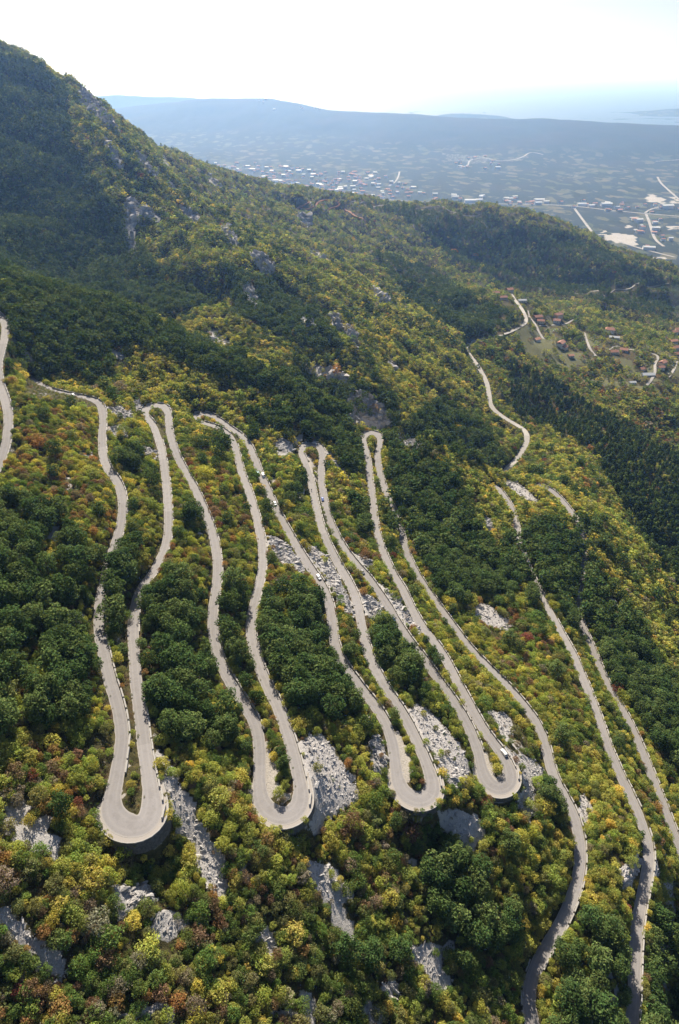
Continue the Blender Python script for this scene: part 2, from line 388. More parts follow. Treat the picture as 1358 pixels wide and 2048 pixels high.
def road_mat(name='asphalt', base=(.215, .203, .202), pale=(.31, .295, .29)):
    m, t, b = mat(name); co = objco(t)
    uv = t.nodes.new('ShaderNodeUVMap').outputs[0]; sep = t.nodes.new('ShaderNodeSeparateXYZ'); t.links.new(uv, sep.inputs[0])
    u, v = sep.outputs[0], sep.outputs[1]
    n1 = noise(t, .09, 5, .6, co); n2 = noise(t, 1.8, 4, .7, co)
    mp = t.nodes.new('ShaderNodeCombineXYZ'); t.links.new(math_(t, 'MULTIPLY', u, 5.0), mp.inputs[0]); t.links.new(math_(t, 'MULTIPLY', v, .05), mp.inputs[1])
    st = noise(t, 1.0, 3, .6, mp.outputs[0])
    wn = t.nodes.new('ShaderNodeTexWhiteNoise'); wn.noise_dimensions = '1D'; t.links.new(math_(t, 'FLOOR', math_(t, 'DIVIDE', v, 33.0)), wn.inputs['W'])
    c = mixc(t, math_(t, 'MULTIPLY', math_(t, 'ADD', n1, st), .5), base, pale)
    c = mixc(t, math_(t, 'MULTIPLY', ramp(t, noise(t, .35, 5, .65, co), (.5, .62)), .35), c, (.185, .173, .168))
    c = mixc(t, math_(t, 'MULTIPLY', wn.outputs[0], .5), c, (.17, .16, .155))
    c = mixc(t, ramp(t, n2, (.55, .75)), c, tuple(x * .86 for x in base))
    au = math_(t, 'ABSOLUTE', math_(t, 'SUBTRACT', u, .5))
    c = mixc(t, math_(t, 'MULTIPLY', ramp(t, au, (.40, .5)), .7), c, (.37, .345, .315))
    track = ramp(t, math_(t, 'ABSOLUTE', math_(t, 'SUBTRACT', au, .22)), (.10, .0))
    c = mixc(t, math_(t, 'MULTIPLY', track, .22), c, (.34, .325, .312))
    t.links.new(c, b.inputs['Base Color']); b.inputs['Roughness'].default_value = .85; b.inputs['Specular IOR Level'].default_value = .25
    bump(t, b, n2, .3, .05)
    return m

def stone_mat(name, a, c, scale=1.2):
    m, t, b = mat(name); co = objco(t); geo = t.nodes.new('ShaderNodeObjectInfo')
    n = noise(t, scale, 5, .7, co); n2 = noise(t, scale * 4, 4, .7, co)
    col = mixc(t, n, a, c); col = mixc(t, ramp(t, n2, (.55, .7)), col, tuple(x * .55 for x in a))
    col = mixc(t, math_(t, 'MULTIPLY', geo.outputs['Random'], .4), col, tuple(x * .7 for x in c))
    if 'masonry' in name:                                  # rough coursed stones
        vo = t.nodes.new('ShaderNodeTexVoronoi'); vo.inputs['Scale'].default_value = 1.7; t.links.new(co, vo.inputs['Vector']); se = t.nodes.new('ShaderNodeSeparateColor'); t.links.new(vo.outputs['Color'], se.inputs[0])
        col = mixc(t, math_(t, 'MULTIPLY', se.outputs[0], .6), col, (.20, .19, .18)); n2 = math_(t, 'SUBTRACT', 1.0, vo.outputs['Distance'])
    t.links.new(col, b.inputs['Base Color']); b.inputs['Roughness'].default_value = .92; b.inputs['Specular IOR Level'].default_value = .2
    bump(t, b, n2, .6, .15)
    return m

def rocks_mat(name='limestone', k=1.0):
    m, t, b = mat(name); co = objco(t); c, rb = rock_colour(t, co)
    geo = t.nodes.new('ShaderNodeNewGeometry')
    c = mixc(t, math_(t, 'MULTIPLY', geo.outputs['Random Per Island'], .5), c, (.56, .54, .52)); c = mixc(t, 1.0, c, (k, k, k * 1.01), 'MULTIPLY')
    t.links.new(c, b.inputs['Base Color']); b.inputs['Roughness'].default_value = .92; b.inputs['Specular IOR Level'].default_value = .2
    bump(t, b, rb, .7, .3)
    return m

def leaf_mat(name, translucent=.42):
    m = bpy.data.materials.new(name); m.use_nodes = True; t = m.node_tree; t.nodes.clear()
    out = t.nodes.new('ShaderNodeOutputMaterial')
    tint = attr(t, 'tint', 'INSTANCER').outputs['Color']; geo = t.nodes.new('ShaderNodeNewGeometry'); r = geo.outputs['Random Per Island']
    hsv = t.nodes.new('ShaderNodeHueSaturation'); t.links.new(tint, hsv.inputs['Color'])
    t.links.new(math_(t, 'ADD', math_(t, 'MULTIPLY', r, .9), .55), hsv.inputs['Value'])
    t.links.new(math_(t, 'ADD', math_(t, 'MULTIPLY', math_(t, 'FRACT', math_(t, 'MULTIPLY', r, 17.3)), .05), .475), hsv.inputs['Hue'])
    d = t.nodes.new('ShaderNodeBsdfDiffuse'); t.links.new(hsv.outputs[0], d.inputs[0])
    tr = t.nodes.new('ShaderNodeBsdfTranslucent'); t.links.new(mixc(t, 1.0, hsv.outputs[0], (1.25, 1.1, .55), 'MULTIPLY'), tr.inputs[0])
    mx = t.nodes.new('ShaderNodeMixShader'); mx.inputs[0].default_value = translucent
    t.links.new(d.outputs[0], mx.inputs[1]); t.links.new(tr.outputs[0], mx.inputs[2]); t.links.new(mx.outputs[0], out.inputs['Surface'])
    return m

def plain(name, col, rough=.8, metal=0.0, spec=.3, coat=0.0):
    m, t, b = mat(name); co = objco(t); n = noise(t, 3.0, 4, .6, co)
    c = mixc(t, math_(t, 'MULTIPLY', n, .35), col, tuple(x * .75 for x in col))
    t.links.new(c, b.inputs['Base Color']); b.inputs['Roughness'].default_value = rough; b.inputs['Metallic'].default_value = metal
    b.inputs['Specular IOR Level'].default_value = spec; b.inputs['Coat Weight'].default_value = coat
    return m

def valley_mat():
    m, t, b = mat('valley_ground'); co = objco(t)
    a = noise(t, .012, 8, .68, co); f = noise(t, .05, 6, .7, co); g = noise(t, .0016, 5, .6, co)
    wood = mixc(t, ramp(t, f, (.35, .65)), (.014, .023, .012), (.034, .043, .021))
    wood = mixc(t, ramp(t, g, (.45, .65)), wood, (.034, .036, .022))
    vo = t.nodes.new('ShaderNodeTexVoronoi'); vo.inputs['Scale'].default_value = .017; mpn = t.nodes.new('ShaderNodeMapping')
    mpn.inputs['Rotation'].default_value = (0, 0, .35); mpn.inputs['Scale'].default_value = (1, .55, 0); t.links.new(co, mpn.inputs[0]); t.links.new(mpn.outputs[0], vo.inputs['Vector'])
    sepc = t.nodes.new('ShaderNodeSeparateColor'); t.links.new(vo.outputs['Color'], sepc.inputs[0])
    fieldc = mixc(t, sepc.outputs[0], (.06, .075, .03), (.125, .115, .065))
    fl = attr(t, 'field').outputs['Fac']
    k = math_(t, 'MULTIPLY', math_(t, 'GREATER_THAN', math_(t, 'ADD', math_(t, 'MULTIPLY', sepc.outputs[1], .6), math_(t, 'MULTIPLY', a, .6)), .78), fl)
    col = mixc(t, k, wood, fieldc)
    br = attr(t, 'bare').outputs['Fac']
    col = mixc(t, ramp(t, math_(t, 'ADD', br, math_(t, 'MULTIPLY', math_(t, 'SUBTRACT', f, .5), .9)), (.4, .6)), col, mixc(t, a, (.30, .28, .25), (.46, .44, .41)))
    t.links.new(col, b.inputs['Base Color']); b.inputs['Roughness'].default_value = .95; b.inputs['Specular IOR Level'].default_value = .1
    return m

def sea_mat():
    m, t, b = mat('sea_water'); co = objco(t)
    b.inputs['Base Color'].default_value = (.02, .05, .075, 1); b.inputs['Roughness'].default_value = .45; b.inputs['IOR'].default_value = 1.33
    bump(t, b, noise(t, .02, 5, .6, co), .25, 6.0)
    return m

M = dict(gravel=plain('gravel', (.36, .33, .30), .95, spec=.1), ground=terrain_mat(), asphalt=road_mat(), lane=road_mat('pale_lane', (.33, .31, .285), (.45, .43, .40)), red_dirt=plain('red_dirt', (.36, .19, .12), .95, spec=.1),
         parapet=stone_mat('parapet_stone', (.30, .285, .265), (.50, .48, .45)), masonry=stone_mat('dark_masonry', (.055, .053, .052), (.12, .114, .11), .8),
         rock=rocks_mat(), grey_rock=rocks_mat('grey_limestone', .80), leaf=leaf_mat('leaves', .45), needle=leaf_mat('needles', .25), bark=plain('bark', (.12, .09, .07), .95, spec=.1), valley=valley_mat(), sea=sea_mat(),
         white_wall=plain('white_render', (.74, .72, .68), .9), cream_wall=plain('cream_render', (.62, .55, .44), .9), stone_wall=plain('rubble_wall', (.42, .39, .35), .95),
         tile=plain('red_tiles', (.42, .215, .15), .9), pale_tile=plain('faded_tiles', (.56, .29, .19), .9), grey_roof=plain('grey_sheet_roof', (.62, .64, .66), .6), window=plain('dark_window', (.03, .035, .04), .15, spec=.6),
         timber=plain('brown_timber', (.13, .075, .045), .8), glass=plain('car_glass', (.015, .018, .022), .06, spec=.7), rubber=plain('tyre_rubber', (.02, .02, .02), .9), steel=plain('rim_alloy', (.5, .5, .52), .35, .9),
         lamp=plain('lamp_glass', (.8, .8, .78), .1, spec=.6), red_lamp=plain('red_lamp', (.35, .02, .015), .15, spec=.6), skin=plain('skin', (.45, .28, .2), .7))
for nm, c in dict(white=(.80, .80, .80), silver=(.52, .53, .55), blue=(.03, .09, .36), navy=(.02, .055, .10), teal=(.04, .20, .30), grey=(.22, .23, .25), pale=(.55, .60, .63), black=(.015, .015, .018)).items():
    M['paint_' + nm] = plain('paint_' + nm, c, .3, .1, .5, .8)
# ------------------------------------------------------------------ bare rock, scree, gravel and grass: outlines on the ground
def outline(poly, n=6):
    a = np.array(poly, float); b = np.roll(a, -1, 0)
    p = np.concatenate([a[i] + (b[i] - a[i]) * np.linspace(0, 1, n, endpoint=False)[:, None] for i in range(len(a))])
    P = unproject(p[:, 0], p[:, 1]); P = P[~np.isnan(P[:, 0])]
    return [(q[0], q[1]) for q in P]

ROCKS = [   # outline in the photograph, kind, label
 ([(598,1485),(618,1468),(645,1470),(668,1500),(690,1530),(712,1560),(716,1600),(690,1622),(655,1640),(648,1660),(625,1665),(612,1650),(622,1610),(608,1560)], 'scree', 'wide pale scree slope right of the second hairpin bend'),
 ([(812,1418),(838,1408),(860,1420),(880,1445),(905,1470),(925,1500),(940,1540),(930,1575),(905,1578),(885,1550),(868,1510),(850,1480),(830,1450)], 'scree', 'pale scree chute between the third and fourth hairpin bends'),
 ([(1008,1490),(1030,1505),(1062,1518),(1088,1535),(1082,1570),(1062,1590),(1080,1625),(1060,1642),(1040,1625),(1033,1590),(1045,1560),(1030,1530)], 'scree', 'pale scree apron just right of the fourth hairpin bend'),
 ([(530,1072),(560,1078),(590,1108),(612,1140),(600,1152),(575,1135),(545,1115)], 'outcrop', 'grey rock band on the left of the road with the white estate car'),
 ([(606,1090),(630,1098),(655,1115),(676,1150),(695,1190),(712,1222),(700,1240),(678,1215),(664,1180),(640,1145),(618,1115)], 'outcrop', 'jagged pale rock band on the right of the road with the white estate car'),
 ([(700,1172),(725,1185),(748,1200),(772,1215),(760,1235),(740,1240),(724,1215),(712,1195)], 'outcrop', 'pale rock patch on the left of the dark blue car'),
 ([(755,1165),(780,1185),(800,1205),(826,1240),(842,1275),(828,1275),(806,1245),(785,1215),(768,1190)], 'outcrop', 'narrow pale rock strip on the right of the dark blue car'),
 ([(700,1110),(720,1108),(745,1122),(750,1138),(728,1132),(710,1125)], 'outcrop', 'small pale rock patch above the dark blue car'),
 ([(940,1212),(962,1206),(985,1215),(1005,1232),(1028,1250),(1020,1262),(985,1255),(955,1240)], 'scree', 'lone white rockfall patch in the orange scrub below the dark pine stand'),
 ([(213,1772),(250,1764),(290,1762),(308,1785),(300,1810),(270,1820),(240,1845),(228,1815)], 'outcrop', 'blocky grey limestone outcrop below the leftmost hairpin bend'),
 ([(300,1835),(330,1828),(372,1840),(375,1858),(342,1876),(308,1868)], 'outcrop', 'low grey limestone outcrop next to the blocky one'),
 ([(0,1820),(30,1828),(55,1850),(80,1880),(115,1905),(140,1930),(132,1975),(100,1960),(70,1915),(30,1885),(0,1872)], 'scree', 'grey stony gully entering at the bottom left of the slope'),
 ([(312,1492),(335,1520),(352,1556),(372,1570),(385,1600),(400,1640),(430,1690),(452,1730),(448,1800),(425,1790),(395,1745),(372,1690),(355,1640),(330,1600),(318,1545)], 'scree', 'grey stony gully running down from the leftmost hairpin bend'),
 ([(872,1612),(900,1605),(935,1625),(965,1640),(972,1680),(945,1710),(915,1690),(890,1660)], 'scree', 'brownish grey scree fan below the third hairpin bend'),
 ([(812,1892),(850,1888),(905,1885),(895,1915),(880,1935),(905,1960),(900,1985),(865,1975),(850,1945),(822,1925)], 'scree', 'grey scree clearing low on the slope in line with the third hairpin'),
 ([(605,1722),(640,1720),(668,1738),(690,1770),(695,1805),(670,1815),(640,1785),(618,1755)], 'scree', 'grey scree streak below the second hairpin bend'),
 ([(508,1868),(540,1858),(555,1885),(548,1925),(525,1935),(516,1900)], 'scree', 'small grey scree patch between the bottom gullies'),
 ([(760,1960),(800,1965),(810,1995),(780,2005),(762,1985)], 'scree', 'small round scree patch near the lowest trees'),
 ([(725,2012),(752,2010),(770,2035),(745,2048),(728,2035)], 'scree', 'scree patch at the very foot of the slope'),
 ([(240,2035),(290,2020),(345,2008),(345,2048),(240,2048)], 'outcrop', 'fissured grey rock slab at the very foot of the slope'),
 ([(515,2015),(560,2018),(605,2030),(600,2045),(550,2035)], 'scree', 'thin curved scree strip at the foot of the slope'),
 ([(1232,1745),(1258,1722),(1275,1705),(1284,1730),(1272,1760),(1245,1785)], 'outcrop', 'pale rock patch against the left edge of the lowest long road'),
 ([(1302,1700),(1316,1720),(1318,1755),(1305,1765),(1300,1735)], 'outcrop', 'pale rock face against the right edge of the lowest long road'),
 ([(1152,1588),(1172,1585),(1182,1620),(1180,1648),(1160,1642)], 'scree', 'narrow pale scree strip right of the long road leaving downhill'),
 ([(215,818),(240,812),(262,825),(272,838),(248,838),(228,832)], 'outcrop', 'grey crag between the first and second roads, topmost'),
 ([(214,855),(238,852),(256,868),(250,880),(225,876)], 'outcrop', 'smooth pale boulder ledge right of the first road'),
 ([(278,892),(300,898),(314,912),(300,918),(282,906)], 'outcrop', 'pale rock ledge left of the second road'),
 ([(262,800),(280,802),(285,818),(272,824)], 'outcrop', 'grey crag at the left of the first upper hairpin'),
 ([(540,882),(565,878),(592,892),(585,905),(555,900)], 'outcrop', 'white rock knob left of the upper hairpin with the silver car'),
 ([(648,895),(662,905),(690,945),(700,960),(690,958),(668,930),(652,912)], 'outcrop', 'thin rock rib right of the upper hairpin with the silver car'),
 ([(1002,958),(1030,962),(1062,985),(1078,1005),(1050,998),(1020,978)], 'scree', 'pale rock slope on the crest at the lowest upper hairpin'),
 ([(962,1040),(975,1035),(990,1050),(985,1062),(970,1058)], 'outcrop', 'small pale crag by the lowest upper road'),
 ([(970,1425),(1000,1420),(1020,1432),(1030,1465),(1015,1480),(990,1455)], 'scree', 'pale scree patch above the fourth hairpin bend'),
 ([(745,1470),(765,1480),(775,1530),(768,1550),(748,1540),(738,1505)], 'outcrop', 'rough grey rock left of the third hairpin bend'),
 ([(905,1530),(935,1545),(930,1580),(905,1575)], 'outcrop', 'rough pale rock left of the fourth hairpin bend'),
 ([(780,872),(815,875),(850,895),(860,905),(825,898),(790,884)], 'outcrop', 'pale crag on the crest right of the last upper hairpin'),
 ([(0,1640),(15,1635),(30,1660),(25,1680),(0,1685)], 'outcrop', 'dark grey crag in the scrub at the left, level with the hairpins'),
 ([(208,698),(225,700),(250,712),(248,724),(225,714)], 'outcrop', 'grey rock ledge under yellow scrub on the upper slope'),
 ([(150,165),(165,168),(195,205),(228,248),(240,265),(215,258),(185,235),(160,205)], 'outcrop', 'tall grey cliffs on the skyline of the high mountain'),
 ([(248,400),(262,398),(290,415),(325,440),(318,450),(285,440),(268,460),(272,510),(258,508),(246,450)], 'outcrop', 'pale cliff rib on the shaded mountain flank'),
 ([(498,512),(515,505),(545,525),(550,540),(535,560),(522,545),(510,530)], 'outcrop', 'pale rock tooth high on the mountain rib'),
 ([(478,572),(490,566),(512,590),(520,615),(505,622),(490,600)], 'outcrop', 'forked pale crag under the rock tooth'),
 ([(655,632),(675,636),(705,662),(722,695),(715,704),(690,672),(668,655)], 'outcrop', 'long grey cliff at the low end of the mountain rib'),
 ([(600,650),(622,642),(632,660),(612,662)], 'outcrop', 'small pale crag left of the long cliff'),
 ([(598,735),(625,728),(665,738),(705,765),(690,778),(655,758),(615,752)], 'outcrop', 'pale slabs above the dark gully wall'),
 ([(690,795),(730,790),(770,820),(790,850),(760,860),(715,850),(690,830)], 'cliff', 'dark grey cliff wall of the gully behind the upper hairpins'),
 ([(770,722),(785,722),(802,738),(790,742)], 'scree', 'small pale landslip scar on the sunny flank'),
 ([(615,505),(635,505),(660,522),(640,522)], 'scree', 'pale streak of scree high on the sunny flank'),
 ([(400,665),(430,662),(460,682),(455,694),(420,682)], 'scree', 'grey scree fan in the shaded gully'),
 ([(740,580),(755,582),(785,605),(775,612),(750,598)], 'outcrop', 'pale ledges on the sunny flank'),
 ([(268,300),(290,318),(314,352),(302,354),(280,328)], 'outcrop', 'upper grey crag stepping down the skyline ridge'),
 ([(205,272),(228,298),(252,345),(240,345),(215,305)], 'outcrop', 'grey crag band left of the skyline ridge'),
 ([(326,350),(348,378),(352,392),(330,366)], 'outcrop', 'small crag on the skyline ridge at mid height'),
 ([(352,402),(380,418),(404,446),(384,444),(362,424)], 'outcrop', 'grey crag on the sunny flank under the skyline'),
 ([(440,455),(470,472),(484,500),(458,490)], 'outcrop', 'grey crag above and left of the rock tooth'),
 ([(405,346),(420,354),(442,380),(428,376)], 'outcrop', 'lowest small crag on the skyline ridge'),
 ([(590,425),(605,432),(630,450),(615,455),(598,440)], 'outcrop', 'bare rock nose below the red dirt track'),
]
GRAVEL = [[(258,1490),(252,1505),(254,1530),(250,1560),(246,1590),(240,1600),(243,1575),(247,1540),(250,1510)],
 [(528,1468),(540,1500),(552,1550),(566,1580),(578,1596),(570,1604),(552,1590),(541,1602),(532,1575),(530,1525)],
 [(786,1452),(797,1462),(811,1491),(821,1528),(822,1555),(815,1572),(806,1562),(800,1528),(792,1490)],
 [(954,1478),(966,1494),(977,1528),(989,1552),(1004,1557),(1003,1563),(985,1565),(973,1550),(962,1512)],
 [(614,912),(620,914),(630,930),(629,965),(624,955),(618,935)],[(727,880),(722,868),(712,862),(722,862),(732,874)],
 [(698,855),(712,862),(704,872),(697,864)],[(465,850),(490,866),(486,878),(470,862)],[(1150,1555),(1154,1560),(1152,1566)]]
LAWN = [([(1036,676),(1052,668),(1058,676),(1044,690)],0),([(1086,690),(1100,688),(1108,704),(1098,710)],0),([(1292,726),(1308,724),(1306,746),(1294,748)],1),
 ([(1228,714),(1256,716),(1258,732),(1234,736)],0),([(1264,770),(1292,772),(1290,788),(1262,784)],0),([(1306,780),(1322,778),(1322,794),(1308,792)],0),
 ([(1096,640),(1112,636),(1110,648),(1098,650)],0),([(1090,446),(1130,450),(1134,458),(1100,458)],1),([(1136,706),(1144,710),(1142,722),(1134,718)],0),([(950,428),(1050,432),(1080,442),(1010,442)],2)]
ROCK = np.zeros(GZ.shape); GRAV = np.zeros(GZ.shape); GRASS = np.zeros(GZ.shape); WARM = np.zeros(GZ.shape)
def paint(A, poly, val=1.0):
    if len(poly) < 3: return
    q = np.array(poly); i0, i1 = np.searchsorted(GX, [q[:, 0].min() - 2, q[:, 0].max() + 2]); j0, j1 = np.searchsorted(GY, [q[:, 1].min() - 2, q[:, 1].max() + 2])
    sx, sy = MX[j0:j1, i0:i1], MY[j0:j1, i0:i1]
    jx = sx + 1.6 * (vnoise(sx / 3, sy / 3, 91) - .5) * 2; jy = sy + 1.6 * (vnoise(sx / 3, sy / 3, 92) - .5) * 2
    A[j0:j1, i0:i1] = np.where(inpoly(jx, jy, poly), val, A[j0:j1, i0:i1])
ROCKP = []
for poly, kind, lab in ROCKS:
    P = outline(poly); ROCKP.append(P); paint(ROCK, P, {'outcrop': 1.0, 'scree': 0.8, 'cliff': 0.9}[kind])
_px, _py, _pd = project(np.stack([MX, MY, GZ], -1))
stony = (fbm(MX / 15, MY / 24, 97, 4) + .25 * fbm(MX / 4, MY / 4, 99, 2) > .56 - .10 * smooth(1600, 1750, _py)) & (_pd < 560) & (_py > 850) & (RD - RH > 3)
ROCK = np.where(stony, np.maximum(ROCK, .72), ROCK)                   # stony clearings in the scrub
GRAVP = [outline(p) for p in GRAVEL]
for P in GRAVP: paint(GRAV, P)
LAWNP = [(outline(p), k) for p, k in LAWN]
for P, k in LAWNP: paint(GRASS, P, 1.0 if k < 2 else 0.62)
GRAV[(RD - RH < .8) & (RD < 90)] = np.maximum(GRAV[(RD - RH < .8) & (RD < 90)], 0.36)
GRASS = np.maximum(GRASS, .62 * (np.exp(-((MX - 440) / 170) ** 2 - ((MY - 1090) / 120) ** 2) > .45) * (fbm(MX / 40, MY / 40, 95, 4) > .12))
# broken relief of the bare rock
edge = smooth(.6, 3, RD - RH)
rk = (1 - np.abs(fbm(MX / 5.0, MY / 9.0, 41, 3)) * 2) * 1.1 + fbm(MX / 2.6, MY / 2.6, 47, 2) * .6
far2 = np.maximum(far, smooth(590, 640, MY))
big = (1 - np.abs(fbm(MX / 24.0, MY / 30.0, 43, 3)) * 2) * 5.0
GZ = GZ + edge * np.where(ROCK > .95, rk * 1.1 + .4, np.where(ROCK > .5, rk * .35, 0)) + edge * far2 * (ROCK > .85) * big
# retaining walls under the four lower bends: the ground drops away outside them
serpQ, serpW = ROADS['serp']
spx, spy, spZ = project(serpQ)
sS = np.concatenate([[0], np.cumsum(np.linalg.norm(np.diff(serpQ, axis=0), axis=1))])
BENDS = []
for (bx, by, half, height, name) in [(294,1644,16,4.2,'leftmost'),(575,1630,17,2.0,'second'),(845,1598,17,2.0,'third'),(1000,1574,15,2.0,'fourth')]:
    k = int(np.argmin((spx - bx) ** 2 + (spy - by) ** 2)); k0 = int(np.searchsorted(sS, sS[k] - half)); k1 = int(np.searchsorted(sS, sS[k] + half))
    BENDS.append((k, k0, k1, height, name))
    seg = serpQ[k0:k1]; cen = (seg[0] + seg[-1]) / 2
    i0, i1 = np.searchsorted(GX, [seg[:, 0].min() - 30, seg[:, 0].max() + 30]); j0, j1 = np.searchsorted(GY, [seg[:, 1].min() - 30, seg[:, 1].max() + 15])
    sx, sy = MX[j0:j1, i0:i1], MY[j0:j1, i0:i1]
    D = np.sqrt(((sx[..., None] - seg[:, 0]) ** 2 + (sy[..., None] - seg[:, 1]) ** 2)); kk = D.argmin(-1); dd = D.min(-1) - serpW[k0:k1][kk] * .5
    tx = np.gradient(seg[:, 0]); ty = np.gradient(seg[:, 1])
    side = (sx - seg[kk, 0]) * ty[kk] - (sy - seg[kk, 1]) * tx[kk]
    cs = (cen[0] - seg[len(seg) // 2, 0]) * ty[len(seg) // 2] - (cen[1] - seg[len(seg) // 2, 1]) * tx[len(seg) // 2]
    outer = (side * cs < 0)
    taper = np.clip(np.sin(np.pi * (kk + .5) / len(seg)), 0, 1) ** .6
    drop = height * smooth(.7, 1.7, dd) * (1 - smooth(4, 16, dd)) * taper * outer
    GZ[j0:j1, i0:i1] -= drop; GRAV[j0:j1, i0:i1] = np.where((dd < 1.9) & outer, .9, GRAV[j0:j1, i0:i1])
# how cliff-like the ground is, from the slope over several metres, away from the roads
gy_, gx_ = np.gradient(GZ, GY, GX); sl = np.hypot(gx_, gy_)
for _ in range(3): sl = (sl + np.roll(sl, 1, 0) + np.roll(sl, -1, 0) + np.roll(sl, 1, 1) + np.roll(sl, -1, 1)) / 5
CLIFF = smooth(.95, 1.45, sl) * smooth(4, 10, RD - RH)
# ------------------------------------------------------------------ ground mesh
ny_, nx_ = GZ.shape
GZ = np.where(MY > 2650, GZ * (1 - smooth(2650, 2980, MY)) - 30 * smooth(2650, 2980, MY), GZ)
idx = np.arange(ny_ * nx_).reshape(ny_, nx_)
F = np.stack([idx[:-1, :-1], idx[:-1, 1:], idx[1:, 1:], idx[1:, :-1]], -1).reshape(-1, 4)
me = mesh_from('hillside', np.stack([MX, MY, GZ], -1).reshape(-1, 3), F, [M['ground']], True)
fattr(me, 'rock', ROCK); fattr(me, 'gravel', GRAV); fattr(me, 'grass', GRASS); fattr(me, 'cliff', CLIFF)
link('hillside', me, kind='structure', label='steep mountainside of scrub, soil and limestone under the serpentine road', cat='hillside')

# ------------------------------------------------------------------ roads
def strip(name, Q, wd, m, lift=0.0, seed=0, lab=None, skirt=.5):
    d = np.gradient(Q[:, :2], axis=0); d /= np.linalg.norm(d, axis=1)[:, None]; nrm = np.stack([d[:, 1], -d[:, 0]], -1)
    s = np.concatenate([[0], np.cumsum(np.linalg.norm(np.diff(Q, axis=0), axis=1))])
    offs = np.array([-.5, -.5, -.25, 0, .25, .5, .5]); V = []; U = []
    for k, o in enumerate(offs):
        jit = (vnoise(s / 2.5, np.full_like(s, 3.3 + k), seed) - .5) * .35 * (abs(o) > .4)
        p = Q[:, :2] + nrm * (wd * o + np.sign(o) * jit)[:, None]
        z = Q[:, 2] + lift + .02 * (1 - abs(o) * 2)
        if k in (0, 6): z = z - skirt; p = p + nrm * np.sign(o) * .15
        V.append(np.concatenate([p, z[:, None]], 1)); U.append(np.stack([np.full_like(s, o + .5), s], -1))
    n, k = len(Q), len(offs); V = np.stack(V, 1).reshape(-1, 3); U = np.stack(U, 1).reshape(-1, 2)
    ii = np.arange(n * k).reshape(n, k); F = np.stack([ii[:-1, :-1], ii[:-1, 1:], ii[1:, 1:], ii[1:, :-1]], -1).reshape(-1, 4)
    me = mesh_from(name, V, F, [m]); uv = me.uv_layers.new(name='UVMap')
    uv.data.foreach_set('uv', U[F.ravel()].astype(np.float32).ravel())
    return link(name, me, kind='structure', label=lab, cat='road')
strip('road', *ROADS['serp'], M['asphalt'], 0, 1, 'narrow asphalt mountain road zigzagging through eight hairpin bends')
strip('road', *ROADS['k'], M['asphalt'], 0, 2, 'lowest stretch of the asphalt road, half hidden in pines on the right')
strip('road', *ROADS['zero'], M['asphalt'], 0, 3, 'short stretch of asphalt road entering at the upper left')
strip('road', *ROADS['low'], M['lane'], 0, 4, 'pale road winding round the valley flank to the village')
for i, lab in enumerate(['village lane past the uppermost houses', 'village lane along the middle terrace', 'short village drive below the middle terrace', 'steep straight village track', 'lane curving to the lower village houses', 'lane at the far side of the village']):
    strip('lane', *ROADS['v%d' % i], M['lane'], .12, 5 + i, 'pale ' + lab)
def draped(px, w_, name, m, lab, lift=.35, step=6.0):
    a = np.array(px, float); P = unproject(a[:, 0], a[:, 1]); P = P[~np.isnan(P[:, 0])]
    Q = spline(P, step); Q[:, 2] = H(Q[:, 0], Q[:, 1]) + lift
    for _ in range(2): Q[1:-1, 2] = np.maximum(Q[1:-1, 2], .5 * Q[1:-1, 2] + .25 * (Q[:-2, 2] + Q[2:, 2]))
    return strip(name, Q, np.full(len(Q), w_), m, 0, 31, lab, 3.0), Q
DR = [draped([(582,417),(597,410),(615,408),(640,401),(662,399)], 8.0, 'dirt_track', M['red_dirt'], 'red dirt track cut across the far spur'),
      draped([(600,411),(630,412),(660,414),(676,413),(680,406),(670,402)], 8.0, 'dirt_track', M['red_dirt'], 'red dirt track looping back below the first'),
      draped([(690,417),(705,428),(722,436),(732,443)], 7.0, 'dirt_track', M['red_dirt'], 'short red dirt track descending to the right'),
      draped([(702,404),(760,411),(830,418),(900,423),(960,429)], 4.0, 'dirt_track', M['lane'], 'thin pale track along the back of the far knoll'),
      draped([(1150,586),(1190,583),(1225,580),(1265,576),(1300,573),(1325,569),(1338,566)], 4.5, 'dirt_track', M['lane'], 'pale track contouring the dark flank of the far knoll')]

DQ = np.concatenate([q for _, q in DR])
# parapets: a row of stone blocks on the downhill side, each leg of the road a wall of its own
def block_mesh(name, L, Wd, Hh, seed):
    r = random.Random(seed); bm = bmesh.new(); xs = np.linspace(-L / 2, L / 2, 5)
    prev = None
    for x in xs:
        j = lambda a: r.uniform(-a, a)
        ring = [bm.verts.new((x + j(.03), -Wd / 2 + j(.03), -.5)), bm.verts.new((x + j(.03), Wd / 2 + j(.03), -.5)), bm.verts.new((x, Wd / 2 + j(.03), Hh - .06)),
                bm.verts.new((x, Wd / 2 - .07, Hh + j(.03))), bm.verts.new((x, -Wd / 2 + .07, Hh + j(.03))), bm.verts.new((x, -Wd / 2 + j(.03), Hh - .06))]
        if prev:
            for a in range(6): bm.faces.new((prev[a], ring[a], ring[(a + 1) % 6], prev[(a + 1) % 6]))
        else: bm.faces.new(ring[::-1])
        prev = ring
    bm.faces.new(prev); bmesh.ops.recalc_face_normals(bm, faces=bm.faces)
    me = bpy.data.meshes.new(name); bm.to_mesh(me); bm.free(); me.materials.append(M['parapet']); return me
BLOCKS = [block_mesh('wall_block', 4.7, .6, .95, s) for s in range(4)]
